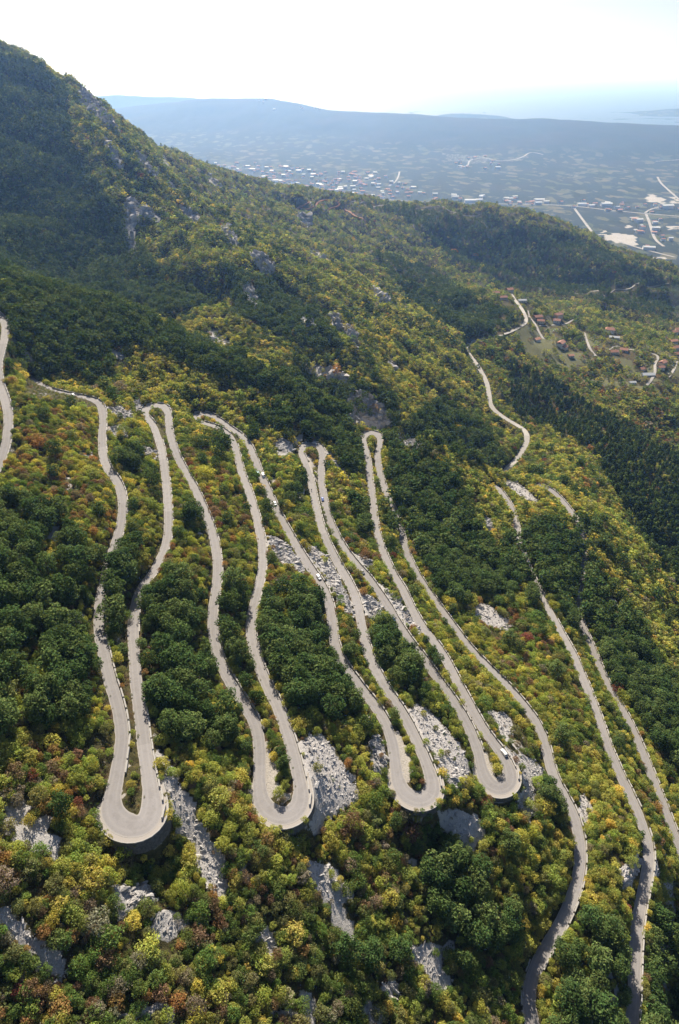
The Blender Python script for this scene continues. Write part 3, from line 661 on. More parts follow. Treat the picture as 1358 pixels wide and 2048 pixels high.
LEGS = [  # stretches of the serpentine between photograph points, with the label of the parapet there
 ((100,779),(204,870),'stone block parapet along the uppermost bend at the left'),
 ((204,870),(199,1220),'stone block parapet along the first long road from the left'),
 ((199,1220),(229,1555),'stone block parapet on the descent to the leftmost lower hairpin'),
 ((305,1641),(275,1390),'stone block parapet climbing away from the leftmost lower hairpin'),
 ((266,1265),(317,880),'stone block parapet along the second long road from the left'),
 ((304,848),(341,872),'curved stone parapet round the first upper hairpin'),
 ((341,872),(435,1150),'stone block parapet along the third long road, upper half'),
 ((435,1150),(518,1485),'stone block parapet along the third long road, lower half'),
 ((600,1606),(502,1240),'stone block parapet climbing away from the second lower hairpin'),
 ((502,1240),(467,886),'stone block parapet along the fourth long road, upper half'),
 ((455,868),(402,844),'stone block parapet beside the paved lay-by at the second upper hairpin'),
 ((394,829),(482,872),'long dark parapet round the second upper hairpin'),
 ((482,872),(643,1171),'stone block parapet along the road with the white estate car'),
 ((643,1171),(774,1453),'stone block parapet on the descent to the third lower hairpin'),
 ((865,1573),(725,1259),'stone block parapet climbing away from the third lower hairpin'),
 ((718,1223),(617,945),'stone block parapet along the sixth long road, upper half'),
 ((609,922),(642,940),'curved stone parapet round the upper hairpin with the silver car'),
 ((642,940),(791,1240),'stone block parapet along the road with the dark blue cars'),
 ((791,1240),(957,1506),'stone block parapet on the descent to the fourth lower hairpin'),
 ((1020,1556),(866,1281),'stone block parapet climbing away from the fourth lower hairpin'),
 ((845,1254),(731,897),'stone block parapet along the eighth long road, upper half'),
 ((727,877),(759,890),'curved stone parapet round the last upper hairpin'),
 ((755,910),(914,1264),'stone block parapet under the edge of the big dark pine stand'),
 ((914,1264),(1095,1511),'stone block parapet crossing the orange scrub'),
 ((1095,1511),(1074,1930),'stone block parapet on the long road curving down out of the photo'),
 ((1074,1930),(1072,2070),'short stone parapet where the road leaves at the bottom'),
 ((1264,2040),(1286,1655),'stone block parapet along the lowest long road, near end'),
 ((1271,1615),(1108,1240),'stone block parapet along the lowest long road, middle'),
 ((1093,1210),(992,974),'stone block parapet along the lowest long road, among pines'),
]
def nearest(px, py): return int(np.argmin((spx - px) ** 2 + (spy - py) ** 2))
WALLP = []
def parapet(Q, wd, i0, i1, lab):
    root = None; s = np.concatenate([[0], np.cumsum(np.linalg.norm(np.diff(Q, axis=0), axis=1))])
    d = np.gradient(Q[:, :2], axis=0); d /= np.linalg.norm(d, axis=1)[:, None]; nrm = np.stack([d[:, 1], -d[:, 0]], -1)
    pos = s[i0] + 2.0; n = 0
    while pos < s[i1] - 2.0:
        p = np.array([np.interp(pos, s, Q[:, k]) for k in range(3)]); k = int(np.searchsorted(s, pos)); k = min(k, len(Q) - 1)
        a = nrm[k]
        l = rbf(*(p[:2] - a * 6)); r_ = rbf(*(p[:2] + a * 6))
        side = 1 if r_ < l else -1
        # on a bend the outside is guarded
        b0, b1 = d[max(k - 8, 0)], d[min(k + 8, len(d) - 1)]; turn = b0[0] * b1[1] - b0[1] * b1[0]
        if abs(turn) > .45: side = 1 if turn > 0 else -1
        q = p.copy(); q[:2] += a * side * (wd[k] * .5 + .42)
        if root is None:
            root = link('parapet_wall', None, label=lab, cat='parapet', group='stone parapets along the serpentine', loc=tuple(q), kind='thing')
        o = link('wall_block', BLOCKS[n % 4], parent=root); n += 1
        k2 = min(k + 2, len(Q) - 1); k1 = max(k - 2, 0); t = Q[k2] - Q[k1]
        o.location = tuple(q - np.array(root.location)); o.rotation_euler = (random.uniform(-.02, .02), -math.atan2(t[2], np.hypot(t[0], t[1])), math.atan2(t[1], t[0]))
        WALLP.append(q); pos += 5.5
random.seed(3)
for a, b_, lab in LEGS:
    i0, i1 = sorted((nearest(*a), nearest(*b_))); parapet(serpQ, serpW, i0, i1, lab)
kQ, kW = ROADS['k']; parapet(kQ, kW, 2, len(kQ) // 2, 'broken stone parapet on the farthest right road, upper half'); parapet(kQ, kW, len(kQ) // 2, len(kQ) - 4, 'stone parapet on the farthest right road, lower half')
zQ, zW = ROADS['zero']; parapet(zQ, zW, 4, len(zQ) - 4, 'stone parapet beside the short road at the upper left edge')

# masonry walls carrying the four lower bends
for k, k0, k1, height, nm in BENDS:
    seg = serpQ[k0:k1]; d = np.gradient(seg[:, :2], axis=0); d /= np.linalg.norm(d, axis=1)[:, None]; nrm = np.stack([d[:, 1], -d[:, 0]], -1)
    b0, b1 = d[len(d) // 2 - 8], d[len(d) // 2 + 8]; side = 1 if b0[0] * b1[1] - b0[1] * b1[0] > 0 else -1
    n = len(seg); V = []; levels = [0, .15, .35, .6, .85, 1.0]
    for j, L in enumerate(levels):
        tp = np.clip(np.sin(np.pi * (np.arange(n) + .5) / n), 0, 1) ** .6; hgt = (height + 1.2) * tp
        off = serpW[k0:k1] * .5 + 1.75 + L * hgt * .14 + (vnoise(np.arange(n) * .8, np.full(n, j * 3.1), 5) - .5) * .22
        p = seg[:, :2] + nrm * side * off[:, None]; V.append(np.concatenate([p, (seg[:, 2] - .02 - L * hgt)[:, None]], 1))
    m_ = len(levels); V = np.stack(V, 1).reshape(-1, 3); ii = np.arange(n * m_).reshape(n, m_)
    F = np.stack([ii[:-1, :-1], ii[:-1, 1:], ii[1:, 1:], ii[1:, :-1]], -1).reshape(-1, 4)
    c0 = V[len(V) // 2].copy()
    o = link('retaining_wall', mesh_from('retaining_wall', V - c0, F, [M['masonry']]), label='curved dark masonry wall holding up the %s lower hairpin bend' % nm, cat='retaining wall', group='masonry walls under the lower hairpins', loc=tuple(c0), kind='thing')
    V = []
    for u, zz in ((-.6, -.04), (.4, -.035), (1.5, -.05)):
        p = seg[:, :2] + nrm * side * (serpW[k0:k1] * .5 + u)[:, None]; V.append(np.concatenate([p, (seg[:, 2] + zz)[:, None]], 1))
    V = np.stack(V, 1).reshape(-1, 3); ii = np.arange(n * 3).reshape(n, 3)
    link('gravel_shoulder', mesh_from('gravel_shoulder', V, np.stack([ii[:-1, :-1], ii[:-1, 1:], ii[1:, 1:], ii[1:, :-1]], -1).reshape(-1, 4), [M['gravel']]), kind='structure', label='pale gravel shoulder round the outside of the %s lower hairpin' % nm, cat='road shoulder')
    V = []; prof = [(1.45, -.3), (1.45, .10), (1.80, .10), (1.80, -.3)]
    for (u, zz) in prof:
        p = seg[:, :2] + nrm * side * (serpW[k0:k1] * .5 + u)[:, None]; V.append(np.concatenate([p, (seg[:, 2] + zz)[:, None]], 1))
    V = np.stack(V, 1).reshape(-1, 3); ii = np.arange(n * 4).reshape(n, 4); nx4 = np.roll(ii, -1, 1)
    F = np.stack([ii[:-1], nx4[:-1], nx4[1:], ii[1:]], -1).reshape(-1, 4)
    link('coping', mesh_from('coping', V - c0, F, [M['parapet']]), parent=o)

# ------------------------------------------------------------------ valley floor, far hills, sea
def crest(nodes):
    a = np.array(nodes, float); P = at_depth(a[:, 0], a[:, 1], a[:, 2]); o = np.argsort(P[:, 0]); return P[o]
RIDGES = [(crest([(-250,225,11200),(-100,236,11000),(180,223,10800),(300,208,10500),(420,196,10200),(540,197,10000),(600,208,9600),(650,219,9300),(700,223,9000),(760,225,8800),(830,229,8600),(900,234,8400),(970,237,8250),(1040,238,8200),(1090,236,8000),(1200,245,7800),(1300,249,7600),(1358,252,7500),(1500,262,7300),(1800,275,7200)]), 1750, 900),
          (crest([(-200,200,13500),(60,190,13500),(180,183,13500),(240,182,13500),(330,187,13500),(420,190,13500),(455,200,13500),(490,224,13500)]), 900, 700),
          (crest([(850,240,11000),(880,230,11000),(905,227,11000),(960,228,11000),(1010,233,11000),(1045,241,11000)]), 500, 500),
          (crest([(1270,228,12470),(1300,222,12470),(1358,217,12470),(1450,212,12470),(1600,225,12470)]), 500, 500)]
LX = axis(-8500, -2200, 2600, 9500, 26, 120, 1.06); LY = axis(1600, 2900, 6400, 15500, 22, 90, 1.06)
LMX, LMY = np.meshgrid(LX, LY); LZ = np.full(LMX.shape, -12.0)
yc0 = np.interp(LMX, RIDGES[0][0][:, 0], RIDGES[0][0][:, 1])
LZ = np.where(LMY < yc0, 8 + 2 * fbm(LMX / 300, LMY / 300, 61, 3), -12)
for P, wf, wb in RIDGES:
    yc = np.interp(LMX, P[:, 0], P[:, 1]); h = np.interp(LMX, P[:, 0], P[:, 2], left=-12, right=-12) 
    if P is RIDGES[0][0]: h = np.interp(LMX, P[:, 0], P[:, 2])
    dy = LMY - yc; g = np.exp(-np.abs(dy / np.where(dy < 0, wf, wb)) ** 1.7)
    rel = 1 - np.abs(fbm(LMX / 900, LMY / 1300, 67, 5)) * 2
    z = -12 + (h + 12) * g + (rel - .6) * 60 * g * (1 - g) * 2.5 + fbm(LMX / 250, LMY / 250, 71, 4) * 10 * g
    LZ = np.maximum(LZ, z) if P is not RIDGES[0][0] else np.where(z > LZ, z, LZ)
def flat_at(px, py, z=9.0): return at_drop(np.asarray(px, float), np.asarray(py, float), CAM_Z - z)
BARE = np.zeros(LZ.shape)
BAREP = [[(1198,470),(1206,460),(1222,472),(1236,466),(1262,470),(1280,478),(1268,489),(1240,488),(1226,480),(1210,483)],[(1288,396),(1296,388),(1318,392),(1338,402),(1330,409),(1310,402),(1292,404)],
 [(1256,433),(1275,434),(1296,438),(1290,442),(1268,440)],[(1248,450),(1268,452),(1262,456),(1250,455)],[(1270,459),(1290,463),(1288,468),(1272,463)],[(1290,510),(1318,512),(1314,520),(1296,516)],[(1125,345),(1170,348),(1160,353),(1130,352)],
 [(1005,322),(1060,316),(1055,323),(1010,328)],[(880,310),(960,316),(1000,323),(950,328),(890,322)],[(1300,455),(1322,448),(1318,455)],[(1345,452),(1358,450),(1358,462),(1346,460)],[(1345,395),(1358,392),(1358,408),(1344,406)],
 [(600,382),(660,378),(700,382),(740,392),(690,396),(630,392)],[(470,355),(540,352),(600,366),(560,372),(490,365)],[(700,378),(760,382),(800,392),(760,396),(710,388)],[(430,328),(470,330),(500,340),(450,342)]]
for p in BAREP:
    a = np.array(p, float); P = flat_at(a[:, 0], a[:, 1]); poly = [(q[0], q[1]) for q in P]
    jx = LMX + 60 * (vnoise(LMX / 50, LMY / 50, 81) - .5); jy = LMY + 90 * (vnoise(LMX / 50, LMY / 50, 82) - .5)
    BARE = np.maximum(BARE, inpoly(jx, jy, poly) * (.85 if p[0][1] > 385 and p[0][0] > 850 else .42))
FIELD = (1 - smooth(25, 90, LZ)) * smooth(2000, 2500, LMY) * (LZ > 0)
iy, ix = LZ.shape; ii = np.arange(iy * ix).reshape(iy, ix); F = np.stack([ii[:-1, :-1], ii[:-1, 1:], ii[1:, 1:], ii[1:, :-1]], -1).reshape(-1, 4)
me = mesh_from('valley_and_hills', np.stack([LMX, LMY, LZ], -1).reshape(-1, 3), F, [M['valley']], True); fattr(me, 'field', FIELD); fattr(me, 'bare', BARE)
link('valley_land', me, kind='structure', label='hazy flat valley floor rising to low wooded hills by the sea', cat='valley')
S_ = 60000.0
link('sea', mesh_from('sea', [(-S_, -15000, 0), (S_, -15000, 0), (S_, 100000, 0), (-S_, 100000, 0)], [(0, 1, 2, 3)], [M['sea']]), kind='structure', label='pale shining sea beyond the hills', cat='sea')
def LH(x, y):
    i = np.clip(np.searchsorted(LX, x) - 1, 0, len(LX) - 2); j = np.clip(np.searchsorted(LY, y) - 1, 0, len(LY) - 2)
    fx = (x - LX[i]) / (LX[i + 1] - LX[i]); fy = (y - LY[j]) / (LY[j + 1] - LY[j])
    return (LZ[j, i] * (1 - fx) + LZ[j, i + 1] * fx) * (1 - fy) + (LZ[j + 1, i] * (1 - fx) + LZ[j + 1, i + 1] * fx) * fy
for nodes, wd_, lab in [([(560,374),(620,384),(700,392),(780,399),(850,404),(950,407),(1050,408),(1144,412),(1190,417),(1233,422),(1290,427),(1358,432)], 16, 'straight pale main road across the valley floor'),
    ([(1147,414),(1160,432),(1172,448),(1183,463)], 14, 'pale side road running towards the far knoll'),
    ([(1292,428),(1297,440),(1301,451),(1309,476),(1317,486),(1328,493)], 14, 'pale curving road on the right of the valley floor'),
    ([(1290,426),(1303,417),(1320,414)], 12, 'short pale spur road to the grey warehouse'),
    ([(1315,354),(1322,366),(1335,378),(1351,392),(1358,399)], 14, 'pale road climbing to the far edge of the valley'),
    ([(1240,484),(1262,492),(1290,499),(1332,510),(1350,514)], 14, 'pale road past the long white shed'),
    ([(778,372),(790,364),(797,352),(799,343)], 12, 'pale lane winding off the town'),
    ([(920,336),(936,330),(941,322),(965,320),(1000,325),(1040,321),(1062,314),(1085,317)], 14, 'pale quarry road at the foot of the far hill'),
    ([(1310,328),(1335,329),(1358,329)], 14, 'faint straight road at the far right of the valley')]:
    a = np.array(nodes, float); Q = spline(flat_at(a[:, 0], a[:, 1]), 40.0); Q[:, 2] = LH(Q[:, 0], Q[:, 1]) + 1.2
    strip('valley_road', Q, np.full(len(Q), float(wd_)), M['lane'], 0, 40, lab, 4.0)

# ------------------------------------------------------------------ haze: one box of thin air round everything
hm = bpy.data.materials.new('haze_air'); hm.use_nodes = True; t = hm.node_tree; t.nodes.clear()
ho = t.nodes.new('ShaderNodeOutputMaterial'); pv = t.nodes.new('ShaderNodeVolumePrincipled')
pv.inputs['Color'].default_value = (.27, .50, 1.0, 1); pv.inputs['Density'].default_value = 7.0e-5; pv.inputs['Anisotropy'].default_value = .55
pv.inputs['Absorption Color'].default_value = (1, 1, 1, 1)
t.links.new(pv.outputs[0], ho.inputs['Volume'])
x0, x1, y0, y1, z0, z1 = -61000, 61000, -16000, 101000, -32.0, max(CAM_Z, float(GZ.max()) + 16.0) + 20.0
print('top', GZ.max())
V = [(x, y, z) for z in (z0, z1) for y in (y0, y1) for x in (x0, x1)]
link('haze', mesh_from('haze', V, [(0, 2, 3, 1), (4, 5, 7, 6), (0, 1, 5, 4), (2, 6, 7, 3), (0, 4, 6, 2), (1, 3, 7, 5)], [hm]), kind='stuff')
# ------------------------------------------------------------------ trees: shared meshes
def quads(Pc, Nn, size, r):
    """leaf sprays: one bent four-sided face at each centre, turned to its normal"""
    n = len(Pc); a = r.normal(size=(n, 3)); t1 = np.cross(Nn, a); t1 /= np.linalg.norm(t1, axis=1)[:, None] + 1e-9; t2 = np.cross(Nn, t1)
    s = size * r.uniform(.6, 1.35, n)[:, None]; e = s * r.uniform(.55, 1.0, n)[:, None]
    lift = Nn * (s * r.uniform(-.35, .35, n)[:, None])
    V = np.stack([Pc - t1 * s + lift, Pc - t2 * e - lift * .6, Pc + t1 * s + lift, Pc + t2 * e - lift * .6], 1).reshape(-1, 3)
    return V, np.arange(4 * n).reshape(n, 4)
def lobes_crown(name, lobes, per, size, m, seed, up=.35, cover=-.35):
    """lobes: (x, y, z, radius) in a tree one unit high"""
    r = np.random.default_rng(seed); P = []; Nn = []
    for (x, y, z, rad) in lobes:
        k = int(per * r.uniform(.7, 1.3)); d = r.normal(size=(k * 2, 3)); d /= np.linalg.norm(d, axis=1)[:, None]; d = d[d[:, 2] > cover][:k]
        rr = rad * r.uniform(.62, 1.05, len(d))[:, None] ** .7
        P.append(np.array([x, y, z]) + d * rr * np.array([1, 1, .82])); q = d + r.normal(size=d.shape) * .55 + np.array([0, 0, up]); Nn.append(q / np.linalg.norm(q, axis=1)[:, None])
    V, F = quads(np.concatenate(P), np.concatenate(Nn), size, r)
    return mesh_from(name, V, F, [m])
def broad_lobes(r, n, wide, base):
    L = []
    for i in range(n):
        a = i * 2.399963 + r.uniform(-.4, .4); h = (i + .5) / n; z = base + (1 - base) * (.15 + .78 * h) * r.uniform(.88, 1.06)
        rad = wide * math.sin(min(1, .22 + .9 * (1 - h)) * math.pi * .62) * r.uniform(.55, 1.05)
        L.append((rad * math.cos(a), rad * math.sin(a), z, r.uniform(.13, .21) * (wide / .45)))
    return L
def pine_lobes(r, n, wide, base, cone):
    L = []
    for i in range(n):
        h = (i + .5) / n; a = i * 2.399963 + r.uniform(-.5, .5)
        prof = ((1 - h) ** .75 if cone else math.sqrt(max(0, 1 - (max(h, .0) * 1.0 - .12) ** 2 * .95)) * (.55 + .45 * min(1, h * 2.2)))
        rad = wide * prof * r.uniform(.45, .95) * (0.25 if i == n - 1 else 1)
        L.append((rad * math.cos(a), rad * math.sin(a), base + (1 - base) * (h * .93 + .03), r.uniform(.10, .16) * (.75 if cone else 1.15)))
    return L
def trunk_mesh(name, h0, r0, limbs, seed, lean=.03):
    r = random.Random(seed); V = []; F = []
    def tube(pts, rad):
        b = len(V); k = 5
        for p, q in zip(pts, rad):
            for a in range(k): V.append((p[0] + q * math.cos(a * 2 * math.pi / k), p[1] + q * math.sin(a * 2 * math.pi / k), p[2]))
        for s in range(len(pts) - 1):
            for a in range(k): F.append((b + s * k + a, b + s * k + (a + 1) % k, b + (s + 1) * k + (a + 1) % k, b + (s + 1) * k + a))
    dx, dy = r.uniform(-lean, lean), r.uniform(-lean, lean)
    ax = lambda z: (dx * z + .012 * math.sin(z * 7), dy * z, z)
    tube([ax(-.06), ax(.02), ax(h0 * .3), ax(h0 * .65), ax(h0)], [r0 * 1.5, r0 * 1.1, r0 * .8, r0 * .5, r0 * .15])
    for i in range(limbs):
        z = h0 * r.uniform(.28, .85); a = i * 2.4 + r.uniform(-.3, .3); l = r.uniform(.16, .28); p = ax(z)
        tube([p, (p[0] + l * .5 * math.cos(a), p[1] + l * .5 * math.sin(a), z + l * .25), (p[0] + l * math.cos(a), p[1] + l * math.sin(a), z + l * .45)], [r0 * .4, r0 * .26, r0 * .08])
    return mesh_from(name, np.array(V), np.array(F), [M['bark']], True)
PINE_C, PINE_T, BROAD_C, BROAD_T, CONE_C, BUSH_C = [], [], [], [], [], []
for s in range(5):
    r = random.Random(100 + s); PINE_C.append(lobes_crown('crown', pine_lobes(r, 24, .36, .26, False), 48, .030, M['needle'], 100 + s, .75, -.25)); PINE_T.append(trunk_mesh('trunk', .9, .022, 7, s))
for s in range(6):
    r = random.Random(200 + s); BROAD_C.append(lobes_crown('crown', broad_lobes(r, 20 + s * 2, [.44, .40, .48, .36, .45, .42][s], .10), 42, .035, M['leaf'], 200 + s, .35, -.4)); BROAD_T.append(trunk_mesh('trunk', .72, .020, 6, 20 + s))
for s in range(3):
    r = random.Random(300 + s); CONE_C.append(lobes_crown('crown', pine_lobes(r, 26, .22, .12, True), 12, .052, M['needle'], 300 + s, .3, -.5))
for s in range(4):
    r = random.Random(400 + s); BUSH_C.append(lobes_crown('foliage', broad_lobes(r, 8, .55, -.05), 20, .085, M['leaf'], 400 + s, .4, -.2))
def joined(name, a, b):
    V = []; F = []; mi = []; mats_ = []; o = 0
    for k, me in enumerate((a, b)):
        v = np.empty(len(me.vertices) * 3, np.float32); me.vertices.foreach_get('co', v); V.append(v.reshape(-1, 3))
        f = np.empty(len(me.loops), np.int32); me.loops.foreach_get('vertex_index', f); F.append(f.reshape(-1, 4) + o); mi.append(np.full(len(f) // 4, k, np.int32)); o += len(me.vertices); mats_.append(me.materials[0])
    me = mesh_from(name, np.concatenate(V), np.concatenate(F), mats_); me.polygons.foreach_set('material_index', np.concatenate(mi)); return me
def low_crown(seed, lob, per, size, m, cover): return lobes_crown('crown', lob, per, size, m, seed, .45, cover)

# prototypes for the massed woodland (instanced, never shown by themselves)
protos = bpy.data.collections.new('woodland_kinds'); PID = {}
def proto(key, me):
    o = bpy.data.objects.new('kind_%03d' % len(PID), me); protos.objects.link(o); PID[key] = len(PID)
for s in range(5): proto(('pine', 0, s), joined('pine', PINE_C[s], PINE_T[s]))
for s in range(6): proto(('broad', 0, s), joined('broadleaf', BROAD_C[s], BROAD_T[s]))
for s in range(3): proto(('cone', 0, s), CONE_C[s])
for s in range(4): proto(('bush', 0, s), BUSH_C[s])
for s in range(3):
    r = random.Random(500 + s); proto(('pine', 1, s), low_crown(500 + s, pine_lobes(r, 16, .36, .2, False), 14, .062, M['needle'], -.2))
for s in range(3):
    r = random.Random(600 + s); proto(('broad', 1, s), low_crown(600 + s, broad_lobes(r, 12, .46, .03), 15, .075, M['leaf'], -.3))
for s in range(3):
    r = random.Random(700 + s); proto(('pine', 2, s), low_crown(700 + s, pine_lobes(r, 10, .36, .12, False), 8, .10, M['needle'], -.1))
for s in range(3):
    r = random.Random(800 + s); proto(('broad', 2, s), low_crown(800 + s, broad_lobes(r, 8, .48, .0), 9, .12, M['leaf'], -.2))
NVAR = {('pine', 0): 5, ('broad', 0): 6, ('cone', 0): 3, ('bush', 0): 4, ('pine', 1): 3, ('broad', 1): 3, ('pine', 2): 3, ('broad', 2): 3}

# ------------------------------------------------------------------ where the trees stand
PINES = [  # pine stands, outlined on the ground (photograph pixels)
 [(-120,1000),(60,1010),(120,1040),(165,1085),(190,1130),(180,1180),(190,1230),(190,1300),(212,1360),(222,1420),(200,1445),(150,1440),(60,1470),(-120,1480)],
 [(222,1110),(255,1085),(250,1130),(280,1190),(262,1260),(258,1340),(240,1330),(212,1250),(207,1180)],
 [(280,1215),(310,1180),(350,1170),(400,1180),(418,1240),(425,1300),(455,1370),(495,1420),(505,1470),(500,1510),(430,1500),(340,1480),(312,1420),(292,1340),(278,1270)],
 [(445,1165),(490,1150),(500,1200),(492,1260),(500,1320),(535,1410),(548,1450),(522,1420),(478,1350),(442,1290)],
 [(522,1235),(560,1200),(640,1200),(655,1260),(665,1310),(715,1380),(740,1420),(700,1450),(620,1440),(565,1400),(530,1330),(514,1270)],
 [(682,1265),(708,1255),(722,1290),(742,1345),(738,1370),(692,1310)],
 [(742,1275),(790,1240),(818,1290),(848,1340),(868,1395),(840,1415),(800,1390),(765,1330)],
 [(838,1275),(860,1290),(888,1335),(880,1350),(852,1312)],
 [(775,885),(830,872),(870,920),(930,990),(950,1060),(1000,1120),(1030,1200),(960,1195),(900,1180),(862,1150),(830,1090),(806,1020),(778,960)],
 [(1040,1050),(1110,1050),(1180,1120),(1240,1200),(1300,1300),(1358,1400),(1450,1500),(1450,1650),(1358,1560),(1300,1480),(1240,1390),(1165,1290),(1120,1230),(1060,1140),(1040,1090)],
 [(1020,1080),(1060,1150),(1110,1250),(1085,1250),(1040,1190),(1000,1110)],
 [(-150,560),(130,600),(300,650),(470,710),(550,760),(520,790),(400,740),(300,700),(200,700),(120,760),(60,765),(20,720),(-150,720)],
 [(500,840),(560,830),(650,850),(700,858),(722,900),(722,960),(690,940),(655,890),(570,866),(505,858)],[(740,840),(790,850),(795,862),(745,860)],
 [(880,1680),(950,1720),(970,1800),(1020,1820),(1030,1890),(960,1900),(880,1850),(840,1760),(850,1700)],
 [(1085,1845),(1130,1800),(1200,1830),(1250,1900),(1250,2100),(1110,2100),(1090,1930)],[(1300,1850),(1358,1820),(1450,1820),(1450,2100),(1290,2100)],
 [(-150,90),(60,128),(130,170),(150,300),(250,450),(330,560),(430,610),(300,650),(130,600),(-150,560)],
 [(730,500),(860,540),(950,600),(1050,640),(1000,660),(940,680),(860,640),(780,560)],[(780,410),(950,470),(1130,465),(1250,520),(1358,568),(1450,620),(1450,680),(1320,640),(1180,600),(1060,590),(900,520)],
 [(540,775),(600,738),(700,760),(790,800),(805,850),(700,842),(610,830)],[(800,862),(880,800),(960,850),(1018,932),(960,936),(860,892)],[(440,540),(520,560),(640,640),(690,700),(600,700),(480,640)],[(700,405),(830,415),(1000,432),(1100,470),(1000,480),(850,450)],  # added dark pines, partly standing in for shade on gully, rib and knoll
 [(495,860),(512,862),(515,905),(498,910)],[(590,960),(612,960),(612,1010),(592,1010)],[(430,850),(470,880),(460,920),(430,910)],[(360,1020),(405,1020),(420,1090),(400,1100),(370,1060)],
 [(560,1510),(578,1500),(580,1560),(562,1570)],[(530,1420),(555,1425),(550,1450),(530,1450)],[(700,1000),(735,1010),(750,1080),(725,1080)],[(1080,1560),(1125,1600),(1120,1640),(1085,1620)],
 [(300,940),(328,950),(330,1010),(308,1010)],[(250,905),(285,905),(290,960),(255,950)],
]
CONES = [[(1010,725),(1100,760),(1200,830),(1358,915),(1450,960),(1450,1250),(1358,1185),(1290,1100),(1180,900),(1100,862),(1025,825)]]
WARMZ = [([(20,860),(180,850),(235,960),(240,1060),(200,1110),(120,1040),(20,1000)],.55),([(930,1185),(1060,1240),(1180,1400),(1090,1430),(980,1300)],.5),([(600,1640),(800,1660),(800,1780),(640,1780)],.45),
 ([(420,1560),(510,1560),(520,1680),(430,1680)],.4),([(540,1080),(640,1180),(640,1210),(540,1200),(520,1130)],.65),([(280,1100),(420,1090),(420,1180),(300,1190)],.3),([(960,690),(1300,700),(1358,900),(1100,830),(980,760)],.6),([(1150,880),(1300,960),(1358,1010),(1358,1060),(1240,980)],.7),
 ([(0,1480),(190,1480),(190,1640),(0,1640)],.42),([(330,900),(480,900),(500,1080),(420,1080)],.4),([(650,930),(720,1000),(800,1140),(700,1110)],.4),([(0,1840),(400,1850),(420,2048),(0,2048)],.4),([(420,1700),(560,1700),(560,1860),(430,1860)],.5)]
PINEP = [outline(p, 5) for p in PINES]; CONEP = [outline(p, 5) for p in CONES]; WARMP = [(outline(p, 5), v) for p, v in WARMZ]
def any_in(polys, x, y):
    r = np.zeros(len(x), bool)
    for P in polys:
        if len(P) > 2: r |= inpoly(x, y, P)
    return r
rg = np.random.default_rng(21)
cand = []
for z0_, z1_, sp in [(0, 430, 2.0), (430, 800, 2.9), (800, 1300, 4.4), (1300, 2700, 7.2)]:
    xs = np.arange(-1450, 1550, sp); ys = np.arange(15, 2750, sp * .88)
    ys = ys[(ys > z0_ * .35) & (ys < z1_ * 1.25)]; xs = xs[np.abs(xs) < z1_ * .85 + 40]
    X, Y = np.meshgrid(xs, ys); X = X + (np.arange(len(ys)) % 2)[:, None] * sp / 2
    X = (X + rg.uniform(-.42, .42, X.shape) * sp).ravel(); Y = (Y + rg.uniform(-.42, .42, Y.shape) * sp).ravel()
    Zg = H(X, Y); px, py, dep = project(np.stack([X, Y, Zg], -1))
    k = (dep >= z0_) & (dep < z1_) & (px > -170) & (px < 1530) & (py > -60) & (py < 2260) & (Y * CP + (Zg - CAM_Z) * SP > 20)
    cand.append(np.stack([X[k], Y[k], Zg[k], dep[k], px[k], py[k]], -1))
T = np.concatenate(cand); x, y, z, dep, px, py = T.T
def grid_at(A, x, y):
    i = np.clip(np.searchsorted(GX, x) - 1, 0, len(GX) - 2); j = np.clip(np.searchsorted(GY, y) - 1, 0, len(GY) - 2); return A[j, i]
# sight line test: drop what a ridge hides well and truly
vis = np.ones(len(T), bool); top = np.stack([x, y, z + 14 - CAM_Z], -1)
for f_ in np.concatenate([np.linspace(.35, .9, 40), np.linspace(.905, .985, 18)]):
    q = top * f_; vis &= ~((q[:, 2] + CAM_Z < H(q[:, 0], q[:, 1]) - 1.0) & (q[:, 1] > 60))
rock_ = grid_at(ROCK, x, y); grav_ = grid_at(GRAV, x, y); lawn_ = grid_at(GRASS, x, y); cliff_ = grid_at(CLIFF, x, y)
rd_ = np.full(len(T), 99.0)
nr = grid_at(RD, x, y) < 90
for i in np.nonzero(nr)[0]:
    co, k, d = kd.find((x[i], y[i], 0)); rd_[i] = d - allw[k] * .5
pine_ = any_in(PINEP, x, y); cone_ = any_in(CONEP, x, y)
patch = fbm(x / 38, y / 38, 301, 3); fine = fbm(x / 9, y / 9, 305, 2)
u = rg.random(len(T))
scatter_pine = ((patch > .28) & (u < .20) | (u < .02)) & ((py < 1640) | (u < .012) | (rg.random(len(T)) < .25))
is_pine = (pine_ & (u < .86 + .2 * fine)) | (~pine_ & ~cone_ & scatter_pine & (rock_ < .5) & (dep > 200))
kind = np.where(cone_ & (u < .8), 2, np.where(is_pine, 1, 0))            # 0 broadleaf, 1 pine, 2 pointed conifer
v = rg.random(len(T)); size = np.where(kind == 1, 8.6 + 5.0 * v, np.where(kind == 2, 9 + 5 * v, 1.9 + 3.0 * v ** 1.6))
size = np.where((kind == 0) & (dep > 430), 3.2 + 3.4 * v, size); size = np.where((kind == 0) & (dep > 1000), 4.2 + 3.6 * v, size); size = np.where((kind == 1) & (dep > 700), 8 + 5 * v, size)
size = np.where((kind == 0) & (rg.random(len(T)) < .06), size * 1.45, size)
HIDE = [[(195,1105),(258,1105),(262,1260),(190,1260)],[(256,1172),(318,1172),(290,1275),(256,1275)],[(765,985),(815,985),(812,1088),(780,1088)],[(1010,1010),(1120,1060),(1125,1245),(1080,1200),(1030,1110)],[(1140,1048),(1195,1048),(1188,1130),(1182,1250),(1135,1250)],[(1183,1290),(1215,1280),(1260,1430),(1235,1420)]]
